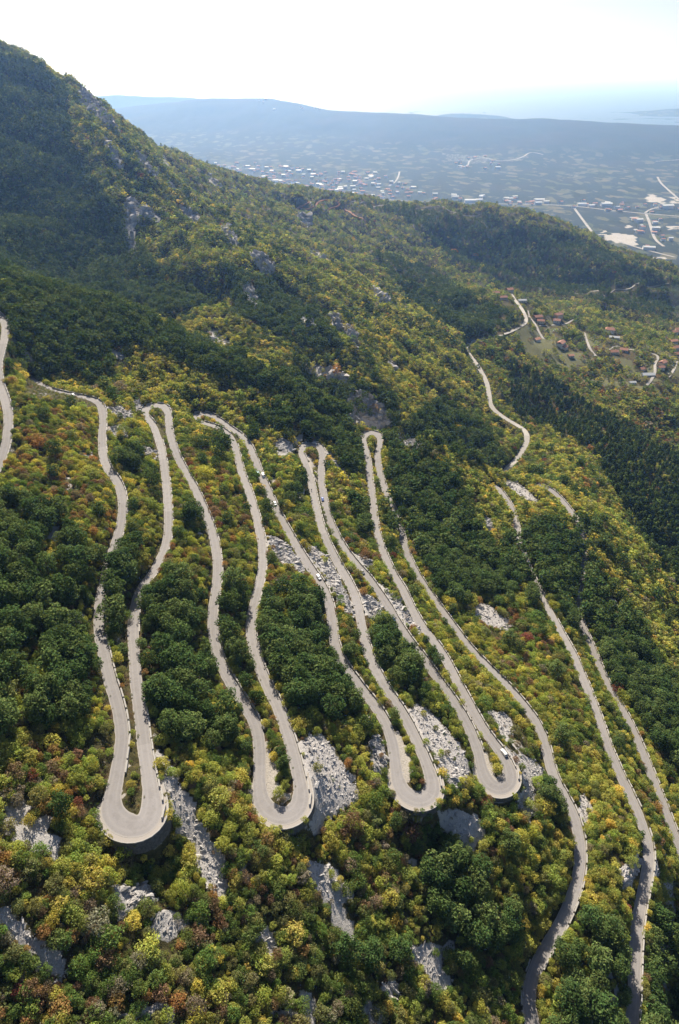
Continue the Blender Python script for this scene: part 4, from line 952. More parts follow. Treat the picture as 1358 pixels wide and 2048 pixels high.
def in_px(polys, px, py):
    r = np.zeros(np.shape(px), bool)
    for P in polys: r |= inpoly(px, py, P)
    return r
keep = vis & (rd_ > .7) & (lawn_ < .7) & (rg.random(len(T)) > lawn_ * 1.2)
hide_ = in_px(HIDE, px, py)
force = hide_ & (rg.random(len(T)) < np.where(px > 1120, .34, .2)) & (rd_ > .2); kind = np.where(force, 1, kind); size = np.where(force, 9.5 + 4 * v, size)
keep |= force & vis
keep &= ~((rock_ > .5) & (rg.random(len(T)) > np.where(dep < 700, .04, np.where(rock_ == .9, .22, .07)))) & ~((grav_ > .9)) & ~((cliff_ > .6) & (rg.random(len(T)) > .35))
# thin the pines to their spacing, and open glades in the scrub
sp_ok = np.where(kind == 1, rg.random(len(T)) < np.where(dep < 430, .135, np.where(dep < 800, .30, .6)), np.where(kind == 2, rg.random(len(T)) < .36, True)); 
glade = (kind == 0) & (fbm(x / 14, y / 14, 331, 3) > .34) & (rg.random(len(T)) < .75)
fill = keep & ((kind == 1) & ~sp_ok) & (rg.random(len(T)) < .6); kind = np.where(fill, 0, kind); size = np.where(fill, 1.6 + 1.6 * v, size)
keep &= (sp_ok | fill | force) & ~glade
size = np.where((rd_ < 4) & ~hide_, np.minimum(size, 1.2 + rd_ * 1.1 + (kind == 1) * 3.0), size)
# branches do not overhang the carriageway
# trees that would hide the carriageway from above are shorter there, except where the photograph shows them over it
far_i = np.nonzero(dep > 900)[0]
dd_ = np.full(len(far_i), 99.0)
for q in DQ: dd_ = np.minimum(dd_, np.hypot(x[far_i] - q[0], y[far_i] - q[1]) - 3.5)
rd_[far_i] = np.minimum(rd_[far_i], dd_); keep &= rd_ > 1.1
kd2 = KDTree(len(allq) + len(DQ))
for i, p in enumerate(np.concatenate([allq, DQ])): kd2.insert((p[0], p[1], 0), i)
kd2.balance(); allw2 = np.concatenate([allw, np.full(len(DQ), 8.0)])
near_ = np.nonzero(keep & (rd_ < 40) & (dep < 2300))[0]
for frac in (1.0, .8, .6, .4, .25, 1.0, .7, .45, .25, 1.0, .7, .4):
    P = np.stack([x[near_], y[near_], z[near_] + size[near_] * frac], -1); d = P - np.array([0, 0, CAM_Z]); t_ = np.ones(len(near_))
    for _ in range(26):                                   # continue the sight line to the ground behind
        q = d * t_[:, None]; gap = q[:, 2] + CAM_Z - H(q[:, 0], q[:, 1]); t_ = t_ * (1 + np.clip(gap, 0, 40) / np.maximum(420.0, dep[near_] * .6))
    q = d * t_[:, None]; qx, qy, _z = project(q + np.array([0, 0, CAM_Z]))
    for n_i, i in enumerate(near_):
        co, k, dd = kd2.find((q[n_i, 0], q[n_i, 1], 0)); rad = size[i] * (.33 if kind[i] == 1 else .4) * (1.0 if frac < .9 else .35)
        if dd - allw2[k] * .5 < rad * .55 - (1.1 if dep[i] < 600 and py[i] > 835 else .1) and not in_px(HIDE, qx[n_i], qy[n_i]) and (i * 7919) % 100 > 4:
            size[i] *= .66 if size[i] > 1.0 else .1
HPX = np.array([(1018,585),(991,589),(1006,598),(1044,604),(1075,637),(1081,645),(1116,635),(1122,628),(1113,644),(1073,682),(1121,692),(1128,697),(1219,665),(1228,678),(1227,707),(1247,703),(1295,753),(1284,741),(1324,731),(1321,738),(1348,669),(1355,664),(1346,685),(1349,701),(1353,711),(1264,768),(1141,714)], float)
HPW = unproject(HPX[:, 0], HPX[:, 1])
for hp in HPW:                                            # trees removed round the houses, more so towards the camera, so they show
    dx, dy = x - hp[0], y - hp[1]; keep &= ~((np.abs(dx + dy * .3) < 10) & (dy < 9) & (dy > -30))
rk_near = np.nonzero(keep & (dep < 1700) & (rock_ < .5))[0]          # trees shortened where they would hide the bare rock from the camera
for frac in (1.0, .6):
    P = np.stack([x[rk_near], y[rk_near], z[rk_near] + size[rk_near] * frac], -1); d = P - np.array([0, 0, CAM_Z]); t_ = np.ones(len(rk_near))
    for _ in range(20):
        q = d * t_[:, None]; gap = q[:, 2] + CAM_Z - H(q[:, 0], q[:, 1]); t_ = t_ * (1 + np.clip(gap, 0, 40) / (dep[rk_near] * 1.5))
    q = d * t_[:, None]; blk_ = (grid_at(ROCK, q[:, 0], q[:, 1]) > .75) & (rg.random(len(rk_near)) < .85); size[rk_near[blk_]] *= np.where(dep[rk_near[blk_]] < 700, .45, .4)
sh_ = np.nonzero(keep & (dep < 520) & (rock_ < .5))[0]; P = np.stack([x[sh_], y[sh_], z[sh_] + size[sh_]], -1); t_ = np.zeros(len(sh_))
for _ in range(14):                                       # and no tall tree just sunward of it, so that it lies in the sun
    q = P - np.array(sdir) * t_[:, None]; t_ = t_ + np.clip(q[:, 2] - H(q[:, 0], q[:, 1]), 0, 30) * .8
blk_ = (grid_at(ROCK, q[:, 0], q[:, 1]) > .75) & (rg.random(len(sh_)) < .8); size[sh_[blk_]] *= .55
keep &= ~((np.exp(-((x - 470) / 230) ** 2 - ((y - 1110) / 150) ** 2) > .4) & (rg.random(len(T)) < .55) & (kind != 2))
VIEW_GAP = outline([(50,752),(100,774),(150,788),(196,798),(200,826),(150,820),(90,806),(45,785)], 5)     # image-pixel outline: trees removed below the uppermost bend so the camera sees the road
keep &= ~(inpoly(x, y, VIEW_GAP) & (size > .9))
keep &= size > .8
keep &= (rd_ > np.where(kind == 1, size * .15, size * .2)) | force
# leaf colours
PAL = np.array([(.145,.22,.042),(.31,.37,.055),(.43,.43,.06),(.58,.50,.065),(.22,.235,.072),(.36,.22,.065),(.26,.165,.085),(.25,.085,.055),(.28,.245,.16)])
warm = np.zeros(len(T)); 
for P, vv in WARMP: warm = np.maximum(warm, inpoly(x, y, P) * vv)
warm = np.clip(warm + .12 * patch + 0.3 * smooth(.22, .42, fbm(x / 24, y / 24, 431, 3)) * (dep < 900) - .05, 0, 1); c1 = fbm(x / 30, y / 30, 401, 3); dull = smooth(1720, 1850, py) * (1 - smooth(1000, 1100, px))
W = np.stack([.22 + .55 * (c1 < -.12) + .25 * dull, .34 + .3 * (c1 > 0) + 0 * u, .22 + .5 * (c1 > .16), .05 + .04 * (c1 > .1) + 0 * u, .16 + .25 * dull, .012 + warm * .34, .018 + warm * .44 + .04 * dull, .004 + warm * .03, .03 + .12 * dull + warm * .12], -1)
far_w = smooth(650, 1000, dep); W[:, 0] += .45 * far_w; W[:, 4] += .30 * far_w; W[:, 2] *= 1 - .5 * far_w; W[:, 3] *= 1 - .6 * far_w; W[:, 5:7] *= (1 - .4 * far_w)[:, None]
GOLD = [outline(p, 5) for p in ([(180,690),(340,680),(520,760),(640,800),(640,840),(420,830),(250,790)],[(1080,1480),(1358,1560),(1358,1800),(1180,1780)],[(880,900),(1060,960),(1200,1030),(1100,1100),(960,1000)],[(640,520),(900,640),(960,900),(860,860),(700,640)],[(940,1200),(1150,1380),(1110,1440),(960,1290)])]
gold = any_in(GOLD, x, y) * .8; W[:, 1] += .45 * gold; W[:, 2] += .55 * gold; W[:, 3] += .14 * gold
W[:, 1] *= (1 - .55 * dull); W[:, 2] *= (1 - .7 * dull)
cumw = np.cumsum(W, 1); pick = (rg.random(len(T))[:, None] * cumw[:, -1:] > cumw).sum(1); pick = np.minimum(pick, 8)
PAL = PAL * .82 + .18 * PAL.mean(1, keepdims=True)
tint = PAL[pick] * rg.uniform(.9, 1.35, (len(T), 1)) * (1 + rg.uniform(-.08, .08, (len(T), 3)))
pt = np.array([(.074, .122, .038), (.100, .148, .045), (.130, .176, .056)])[rg.integers(0, 3, len(T))] * rg.uniform(.85, 1.15, (len(T), 1))
tint = np.where((kind == 0)[:, None], tint, np.where((kind == 2)[:, None], pt * rg.uniform(.75, 1.15, (len(T), 1)), pt))
lod = np.where(dep < 480, 0, np.where(dep < 900, 1, 2))
var = rg.integers(0, 1000, len(T)); rot = rg.uniform(0, 6.283, len(T)); wide = rg.uniform(.9, 1.3, len(T)); wide = np.where(kind == 0, wide * rg.uniform(.88, 1.2, len(T)), wide)
oval = rg.uniform(.72, 1.2, len(T))
inview = (px > 4) & (px < 1354) & (py > 10) & (py < 2044)
K = np.nonzero(keep)[0]
print('trees', len(K), [int((kind[K] == k).sum()) for k in range(3)])
score = np.where(inview, size * wide / dep, 0)
chosen = np.zeros(len(T), bool)
for kk in (0, 1):
    c = K[(kind[K] == kk) & inview[K]]; c = c[np.argsort(-score[c])][:300]; chosen[c] = True

def woodland(name, sel_, kinds, lab=None):
    pid = np.array([PID[(kinds(i)[0], kinds(i)[1], var[i] % NVAR[kinds(i)])] for i in sel_], np.int32)
    me = bpy.data.meshes.new(name); me.vertices.add(len(sel_)); me.vertices.foreach_set('co', np.stack([x[sel_], y[sel_], z[sel_]], -1).astype(np.float32).ravel())
    a = me.attributes.new('tree_kind', 'INT', 'POINT'); a.data.foreach_set('value', pid)
    a = me.attributes.new('turn', 'FLOAT_VECTOR', 'POINT'); tilt = rg.uniform(-.07, .07, (len(sel_), 2)); a.data.foreach_set('vector', np.stack([tilt[:, 0], tilt[:, 1], rot[sel_]], -1).astype(np.float32).ravel())
    a = me.attributes.new('grow', 'FLOAT_VECTOR', 'POINT'); a.data.foreach_set('vector', np.stack([size[sel_] * wide[sel_], size[sel_] * wide[sel_] * oval[sel_], size[sel_]], -1).astype(np.float32).ravel())
    a = me.attributes.new('tint', 'FLOAT_COLOR', 'POINT'); a.data.foreach_set('color', np.concatenate([tint[sel_], np.ones((len(sel_), 1))], 1).astype(np.float32).ravel())
    o = link(name, me, kind='stuff', label=lab)
    scatter(o); return o
def scatter(o, coll=None):
    g = bpy.data.node_groups.new('scatter', 'GeometryNodeTree')
    g.interface.new_socket('Geometry', in_out='INPUT', socket_type='NodeSocketGeometry'); g.interface.new_socket('Geometry', in_out='OUTPUT', socket_type='NodeSocketGeometry')
    gi = g.nodes.new('NodeGroupInput'); go = g.nodes.new('NodeGroupOutput'); ip = g.nodes.new('GeometryNodeInstanceOnPoints'); ci = g.nodes.new('GeometryNodeCollectionInfo')
    ci.inputs['Collection'].default_value = coll or protos; ci.inputs['Separate Children'].default_value = True; ci.inputs['Reset Children'].default_value = True
    def named(nm, typ):
        n = g.nodes.new('GeometryNodeInputNamedAttribute'); n.data_type = typ; n.inputs['Name'].default_value = nm; return n.outputs['Attribute']
    e2r = g.nodes.new('FunctionNodeEulerToRotation'); g.links.new(named('turn', 'FLOAT_VECTOR'), e2r.inputs[0])
    g.links.new(gi.outputs[0], ip.inputs['Points']); g.links.new(ci.outputs[0], ip.inputs['Instance']); ip.inputs['Pick Instance'].default_value = True
    g.links.new(named('tree_kind', 'INT'), ip.inputs['Instance Index']); g.links.new(e2r.outputs[0], ip.inputs['Rotation']); g.links.new(named('grow', 'FLOAT_VECTOR'), ip.inputs['Scale'])
    g.links.new(ip.outputs[0], go.inputs[0])
    md = o.modifiers.new('scatter', 'NODES'); md.node_group = g
rest = K[~chosen[K]]
woodland('pine_forest', rest[kind[rest] == 1], lambda i: ('pine', int(lod[i])), 'dark green pines massed over the slopes')
woodland('conifer_forest', rest[kind[rest] == 2], lambda i: ('cone', 0), 'dark pointed conifers filling the valley on the right')
woodland('broadleaf_woodland', rest[kind[rest] == 0], lambda i: ('broad', int(lod[i])), 'green, yellow and rust autumn scrub massed over the slopes')

# low undergrowth between the trees on the near slope
xs = np.arange(-330, 290, 1.55); ys = np.arange(40, 640, 1.45); X, Y = np.meshgrid(xs, ys); X = (X + rg.uniform(-.7, .7, X.shape)).ravel(); Y = (Y + rg.uniform(-.7, .7, Y.shape)).ravel(); Zg = H(X, Y)
ux, uy, ud = project(np.stack([X, Y, Zg], -1)); rk_ = grid_at(ROCK, X, Y); gv_ = grid_at(GRAV, X, Y); rr_ = grid_at(RD - RH, X, Y)
k = (ux > -120) & (ux < 1480) & (uy < 2200) & (ud > 60) & (ud < 520) & (rr_ > .45) & (gv_ < .9) & ~((uy < 840) & (rr_ < 4) & (rg.random(len(X)) < .8)) & (rg.random(len(X)) < np.where(rk_ > .5, .03, .62))
save_oval = oval; save = (x, y, z, size, wide, rot, var, tint, lod)
x, y, z = X[k], Y[k], Zg[k]; size = rg.uniform(.45, 1.25, len(x)); size = np.where(rr_[k] < 2.2, size * .6, size); wide = rg.uniform(.9, 1.4, len(x)); oval = rg.uniform(.7, 1.2, len(x)); rot = rg.uniform(0, 6.28, len(x)); var = rg.integers(0, 999, len(x)); lod = np.zeros(len(x), int)
c1 = fbm(x / 20, y / 20, 501, 3); wsel = rg.random(len(x)) + .25 * c1
pk = np.where(wsel < .42, 0, np.where(wsel < .62, 4, np.where(wsel < .80, 1, np.where(wsel < .9, 6, np.where(wsel < 1.0, 8, 5)))))
tint = PAL[pk] * rg.uniform(.65, 1.15, (len(x), 1))
woodland('undergrowth', np.arange(len(x)), lambda i: ('bush', 0), 'low autumn undergrowth between the trees')
x, y, z, size, wide, rot, var, tint, lod = save; oval = save_oval
# ------------------------------------------------------------------ rock: every outcrop a cluster of bedded blocks, the scree a litter of stones
def hull_rock(seed, n=13, flat=(1, .75, .55)):
    r = np.random.default_rng(seed); p = r.normal(size=(n, 3)); p /= np.linalg.norm(p, axis=1)[:, None]; p *= r.uniform(.75, 1.1, (n, 1)) * np.array(flat)
    bm = bmesh.new(); vs = [bm.verts.new(q) for q in p]; g = bmesh.ops.convex_hull(bm, input=vs)
    bmesh.ops.delete(bm, geom=[v for v in bm.verts if not v.link_faces], context='VERTS'); bmesh.ops.triangulate(bm, faces=bm.faces); bm.verts.index_update()
    V = np.array([v.co[:] for v in bm.verts]); F = np.array([[v.index for v in f.verts] for f in bm.faces]); bm.free(); return V, F
HULLS = [hull_rock(900 + i) for i in range(10)]
def cluster(pts, sizes, seed, tilt, crag=False):
    r = np.random.default_rng(seed); Vs = []; Fs = []; o = 0
    for p, s in zip(pts, sizes):
        V, F = HULLS[r.integers(0, 10)]; a = r.normal(tilt[2], .35); ca, sa = math.cos(a), math.sin(a)
        b = r.normal(0, .25 if not crag else .5); cb, sb = math.cos(b), math.sin(b)
        q = V * s * (np.array([r.uniform(.7, 1.3), r.uniform(.6, 1.1), r.uniform(1.1, 2.3)]) if crag else np.array([r.uniform(.9, 1.7), r.uniform(.6, 1.0), r.uniform(.7, 1.1)]))
        q = np.stack([q[:, 0], q[:, 1] * cb - q[:, 2] * sb, q[:, 1] * sb + q[:, 2] * cb], -1)
        q = np.stack([q[:, 0] * ca - q[:, 1] * sa, q[:, 0] * sa + q[:, 1] * ca, q[:, 2]], -1)
        Vs.append(q + p); Fs.append(F + o); o += len(V)
    return np.concatenate(Vs), np.concatenate(Fs)
rq = np.random.default_rng(77); STONES = []
for (poly, kd_, lab), P in zip(ROCKS, ROCKP):
    if len(P) < 3: continue
    q = np.array(P); lo, hi = q.min(0), q.max(0); area = abs(np.sum(q[:, 0] * np.roll(q[:, 1], -1) - q[:, 1] * np.roll(q[:, 0], -1))) / 2
    cz = project(np.array([q[:, 0].mean(), q[:, 1].mean(), float(H(q[:, 0].mean(), q[:, 1].mean()))]))[2]; k = max(1.0, cz / 330.0)
    def inside(n):
        c = rq.uniform(lo, hi, (n * 4, 2)); c = c[inpoly(c[:, 0], c[:, 1], P)][:n]; return c[grid_at(RD - RH, c[:, 0], c[:, 1]) > 1.5]
    n = int(min(800, max(12, area / (1.2 if kd_ != 'scree' else 6.0) / k ** 2))); c = inside(n)
    if len(c) < 8: continue
    s = rq.gamma(3.0, .20 if kd_ == 'outcrop' else .34 if kd_ == 'cliff' else .17, len(c)) * k * (1.5 if cz > 750 else 1) + .22; zz = H(c[:, 0], c[:, 1]) + s * .12
    V, F = cluster(np.stack([c[:, 0], c[:, 1], zz], -1), s, int(rq.integers(1e6)), (0, 0, rq.uniform(-1, 1.5)), cz > 600)
    o0 = np.array([c[:, 0].mean(), c[:, 1].mean(), float(H(c[:, 0].mean(), c[:, 1].mean()))])
    nm = {'outcrop': 'rock_outcrop', 'cliff': 'rock_cliff', 'scree': 'scree_patch'}[kd_]
    link(nm, mesh_from(nm, V - o0, F, [M['rock' if kd_ == 'scree' or 'pale' in lab or 'white' in lab else 'grey_rock']]), label=lab, cat={'outcrop': 'rock outcrop', 'cliff': 'cliff', 'scree': 'scree'}[kd_], loc=tuple(o0), kind='stuff' if kd_ != 'outcrop' else 'thing')
    if cz < 700:
        m = int(min(3500, area * (2.2 if kd_ == 'scree' else 1.0))); c = inside(m); STONES.append(np.stack([c[:, 0], c[:, 1], H(c[:, 0], c[:, 1])], -1))
stones = bpy.data.collections.new('stone_kinds')
for i, (V, F) in enumerate(HULLS[:6]): stones.objects.link(bpy.data.objects.new('stone_%d' % i, mesh_from('stone', V, F, [M['rock']])))
S3 = np.concatenate(STONES); n = len(S3)
me = bpy.data.meshes.new('loose_stones'); me.vertices.add(n); me.vertices.foreach_set('co', S3.astype(np.float32).ravel())
a = me.attributes.new('tree_kind', 'INT', 'POINT'); a.data.foreach_set('value', rq.integers(0, 6, n).astype(np.int32))
a = me.attributes.new('turn', 'FLOAT_VECTOR', 'POINT'); a.data.foreach_set('vector', rq.uniform(-3, 3, (n, 3)).astype(np.float32).ravel())
a = me.attributes.new('grow', 'FLOAT_VECTOR', 'POINT'); a.data.foreach_set('vector', (rq.gamma(.9, .22, (n, 1)) + .07 + np.zeros((1, 3))).astype(np.float32).ravel())
o = link('loose_stones', me, kind='stuff', label='loose pale stones littering the scree'); scatter(o, stones)

# ------------------------------------------------------------------ individual trees (the 300 largest of each kind in view)
COLN = ['green', 'yellow-green', 'golden', 'bright yellow', 'olive', 'orange', 'brown', 'red', 'bare greyish']
AREAS = [ # first match names the place: the arms of the four lower hairpins, the gaps between them, the slope beneath
 ([(0,1440),(205,1440),(200,1640),(230,1690),(0,1700)], 'left of the first hairpin'), ([(200,1150),(310,1150),(300,1640),(210,1640)], 'inside the first hairpin'),
 ([(285,1200),(440,1150),(520,1480),(515,1620),(330,1660),(290,1450)], 'between first and second hairpins'), ([(440,1150),(545,1150),(600,1620),(520,1620)], 'inside the second hairpin'),
 ([(505,1180),(670,1180),(790,1480),(800,1600),(610,1640),(560,1420)], 'between second and third hairpins'), ([(660,1200),(735,1220),(865,1580),(800,1580)], 'inside the third hairpin'),
 ([(715,1180),(850,1280),(965,1550),(960,1600),(870,1610)], 'between third and fourth hairpins'), ([(840,1250),(910,1340),(1015,1570),(975,1570)], 'inside the fourth hairpin'),
 ([(880,1180),(1100,1450),(1150,1680),(1040,1680),(1000,1500)], 'right of the fourth hairpin'),
 ([(1090,1180),(1300,1690),(1265,2100),(1070,2100),(1165,1760),(1100,1480),(920,1260)], 'between the last two long roads'), ([(1090,1200),(1400,1200),(1400,2100),(1265,2100),(1300,1700)], 'right of the lowest long road'),
 ([(-200,780),(200,800),(206,900),(245,990),(200,1220),(215,1400),(205,1440),(-200,1440)], 'left of the first long road'), ([(200,800),(290,820),(335,950),(335,1050),(270,1200),(200,1250),(245,1000)], 'between first and second roads'),
 ([(290,800),(340,850),(430,1080),(430,1200),(285,1200),(335,1050)], 'between second and third roads'), ([(340,850),(460,870),(525,1100),(500,1240),(430,1240),(435,1120)], 'between third and fourth roads'),
 ([(440,845),(500,890),(660,1200),(510,1200),(525,1100),(470,890)], 'between fourth and fifth roads'), ([(500,880),(605,900),(650,1070),(720,1220),(660,1220)], 'between fifth and sixth roads'),
 ([(605,890),(645,900),(650,1000),(800,1240),(720,1240),(640,1040)], 'between sixth and seventh roads'), ([(645,890),(725,880),(760,1080),(850,1260),(800,1250),(650,1000)], 'between seventh and eighth roads'),
 ([(755,860),(900,880),(1100,1200),(1000,1330),(900,1240),(800,1040)], 'in the stand right of the ninth road'),
 ([(0,1690),(260,1680),(300,1850),(0,1850)], 'below left of the first hairpin'), ([(240,1660),(480,1640),(480,1860),(300,1860)], 'below the first hairpin'),
 ([(470,1630),(720,1630),(720,1860),(470,1860)], 'below the second hairpin'), ([(720,1590),(900,1590),(900,1880),(720,1880)], 'below the third hairpin'),
 ([(900,1570),(1160,1570),(1160,1780),(1060,1960),(900,1880)], 'below the fourth hairpin'), ([(0,1840),(340,1840),(340,2100),(0,2100)], 'at the slope foot below the first hairpin'),
 ([(340,1840),(700,1840),(700,2100),(340,2100)], 'at the slope foot below the second hairpin'), ([(700,1840),(1070,1840),(1070,2100),(700,2100)], 'at the slope foot below the third hairpin')]
def area_of(px, py):
    for P, nm in AREAS:
        if inpoly(np.array([px]), np.array([py]), P)[0]: return nm
    return 'beyond the upper roads' if py < 1440 else 'on the lower slope'
CI = np.nonzero(chosen)[0]; ppx, ppy, _ = project(np.stack([x, y, z + size * .5], -1)); recs = {}
lum = tint.sum(1); med = np.quantile(lum[CI[kind[CI] == 1]], [.33, .67])
rock_c = [(np.mean(project(np.array([(q[0], q[1], float(H(q[0], q[1]))) for q in P]))[0]), np.mean(project(np.array([(q[0], q[1], float(H(q[0], q[1]))) for q in P]))[1]), k[1]) for k, P in zip(ROCKS, ROCKP) if len(P) > 2]
for i in CI:
    pine = kind[i] == 1; sz = size[i]
    if pine: lab0 = ('tall ' if sz > 12 else 'middling ' if sz > 10 else 'short ') + ('deep green' if lum[i] < med[0] else 'dark green' if lum[i] < med[1] else 'fresher green') + ' pine '
    else: lab0 = ('large ' if sz > 4.4 else 'middling ' if sz > 3.2 else 'small ') + COLN[pick[i]] + ' tree '
    near_rock = min((math.hypot(ppx[i] - a, ppy[i] - b), c) for a, b, c in rock_c)
    hint = 'at the roadside ' if rd_[i] < 3.5 else ('by bare %s ' % ('scree' if near_rock[1] == 'scree' else 'rock') if near_rock[0] < 55 else '')
    ar = area_of(ppx[i], ppy[i])
    if 'between' in ar or 'inside' in ar or 'long road' in ar: ar = ('near end, ' if ppy[i] > 1520 else 'midway up, ' if ppy[i] > 1340 else 'upper half, ' if ppy[i] > 1220 else 'far end, ') + ar
    recs.setdefault((lab0 + hint, ar, bool(pine)), []).append(i)
for (lab0, ar, pine), ids in recs.items():
    lab = lab0 + ar; grp = ('pines ' if pine else 'broadleaf trees ') + ar.split(', ')[-1]
    for i in ids:
        e = link('pine_tree' if pine else 'broadleaf_tree', None, label=lab, cat='pine' if pine else 'tree', group=grp, loc=(x[i], y[i], z[i]), kind='thing')
        e.rotation_euler = (0, 0, rot[i]); e.scale = (size[i] * wide[i], size[i] * wide[i] * oval[i], size[i]); s_ = var[i] % (5 if pine else 6)
        c = link('crown', (PINE_C if pine else BROAD_C)[s_], parent=e); c['tint'] = [float(q) for q in tint[i]] 
        link('trunk', (PINE_T if pine else BROAD_T)[s_], parent=e)

for (qx, qy, s_, lab) in [(908, 508, 13.0, 'big bright orange tree alone on the dark knoll flank, left of two'), (951, 514, 10.0, 'bright orange tree on the dark knoll flank, right of two')]:
    P = unproject(qx, qy)[0]; e = link('broadleaf_tree', None, label=lab, cat='tree', group='orange trees on the knoll', loc=tuple(P), kind='thing'); e.scale = (s_ * 1.5, s_ * 1.5, s_)
    c = link('crown', BROAD_C[2], parent=e); c['tint'] = [.62, .27, .05]; link('trunk', BROAD_T[2], parent=e)
# ------------------------------------------------------------------ cars
def loft(secs, mat_, name):
    """closed cross-sections along x -> one skin"""
    k = len(secs[0]); V = [p for s in secs for p in s]; F = []
    for i in range(len(secs) - 1):
        for a in range(k): F.append((i * k + a, i * k + (a + 1) % k, (i + 1) * k + (a + 1) % k, (i + 1) * k + a))
    F.append(tuple(range(k))[::-1]); F.append(tuple((len(secs) - 1) * k + a for a in range(k)))
    me = mesh_from(name, np.array(V), F, [mat_]) if False else None
    me = bpy.data.meshes.new(name); me.from_pydata(V, [], F); me.update()
    bm = bmesh.new(); bm.from_mesh(me); bmesh.ops.recalc_face_normals(bm, faces=bm.faces); bmesh.ops.bevel(bm, geom=list(bm.edges), offset=.04, segments=1, affect='EDGES', clamp_overlap=True); bm.to_mesh(me); bm.free()
    me.materials.append(mat_); return me
def car_meshes(style):
    est = style == 'estate'; van = style == 'van'
    L = 4.5 if est else (4.9 if van else 4.1); hw = .88; h = 1.0
    def sec(xx, z0, z1, wl, wu): return [(xx, -wl, z0), (xx, wl, z0), (xx, wl, (z0 + z1) * .52), (xx, wu, z1), (xx, -wu, z1), (xx, -wl, (z0 + z1) * .52)]
    f = L / 2
    body = [sec(-f, .34, .82, .74, .66), sec(-f + .12, .22, .95, .86, .78), sec(-f * .55, .20, .98, .89, .82), sec(0, .20, .96, .9, .83), sec(f * .45, .20, .94, .89, .82), sec(f * .8, .22, .84, .86, .76), sec(f - .08, .28, .70, .78, .66), sec(f, .36, .60, .66, .58)]
    r0, r1 = (-f + .18, -f + .5) if est or van else (-f + .3, -f + .95); fr0, fr1 = (f * .52, f * .14) if not van else (f * .7, f * .42); top = 1.48 if not van else 1.86
    cab = [sec(r0, .92, .99, .80, .76), sec(r1, .92, top - .04, .82, .60), sec((r1 + fr1) / 2, .92, top, .83, .63), sec(fr1, .92, top - .03, .82, .60), sec(fr0, .90, .95, .78, .72)]
    roof = [[(xx, -wd_, zz), (xx, wd_, zz), (xx, wd_ - .05, zz + .05), (xx, -wd_ + .05, zz + .05)] for xx, wd_, zz in ((r1 - .05, .60, top - .05), ((r1 + fr1) / 2, .64, top - .01), (fr1 + .03, .60, top - .05))]
    return dict(body=body, cab=cab, roof=roof, f=f, r1=r1, fr1=fr1, top=top)
def wheel_mesh(r, wdt, m, name, inner=0.0):
    k = 14; V = []; F = []
    for yy, rr in ((-wdt / 2, inner), (-wdt / 2, r * .92), (-wdt / 3, r), (wdt / 3, r), (wdt / 2, r * .92), (wdt / 2, inner)):
        for a in range(k): V.append((rr * math.cos(a * 2 * math.pi / k), yy, rr * math.sin(a * 2 * math.pi / k)))
    for s in range(5):
        for a in range(k): F.append((s * k + a, s * k + (a + 1) % k, (s + 1) * k + (a + 1) % k, (s + 1) * k + a))
    me = bpy.data.meshes.new(name); me.from_pydata(V, [], F); me.update(); me.materials.append(m); return me
TYRE = wheel_mesh(.32, .2, M['rubber'], 'tyre', .2); RIM = wheel_mesh(.215, .21, M['steel'], 'rim', .01)
def pane(pts, m, name, th=.02):
    me = bpy.data.meshes.new(name); bm = bmesh.new(); f = bm.faces.new([bm.verts.new(p) for p in pts]); g = bmesh.ops.extrude_face_region(bm, geom=[f]); f.normal_update()
    n = f.normal * th; bmesh.ops.translate(bm, verts=[v for v in g['geom'] if isinstance(v, bmesh.types.BMVert)], vec=-n); bmesh.ops.recalc_face_normals(bm, faces=bm.faces); bm.to_mesh(me); bm.free(); me.materials.append(m); return me
def box_mesh(name, sx, sy, sz, m, bev=.02):
    bm = bmesh.new(); bmesh.ops.create_cube(bm, size=1.0); bmesh.ops.scale(bm, verts=bm.verts, vec=(sx, sy, sz))
    if bev: bmesh.ops.bevel(bm, geom=list(bm.edges), offset=bev, segments=1, affect='EDGES')
    me = bpy.data.meshes.new(name); bm.to_mesh(me); bm.free(); me.materials.append(m); return me
HEADL = box_mesh('headlight', .12, .34, .14, M['lamp']); TAILL = box_mesh('tail_light', .08, .22, .22, M['red_lamp']); MIRR = box_mesh('mirror', .14, .2, .13, M['rubber']); PLATE = box_mesh('number_plate', .03, .5, .12, M['paint_white'], .005); BUMP = box_mesh('bumper', .12, 1.5, .18, M['rubber'])
CARS = {}
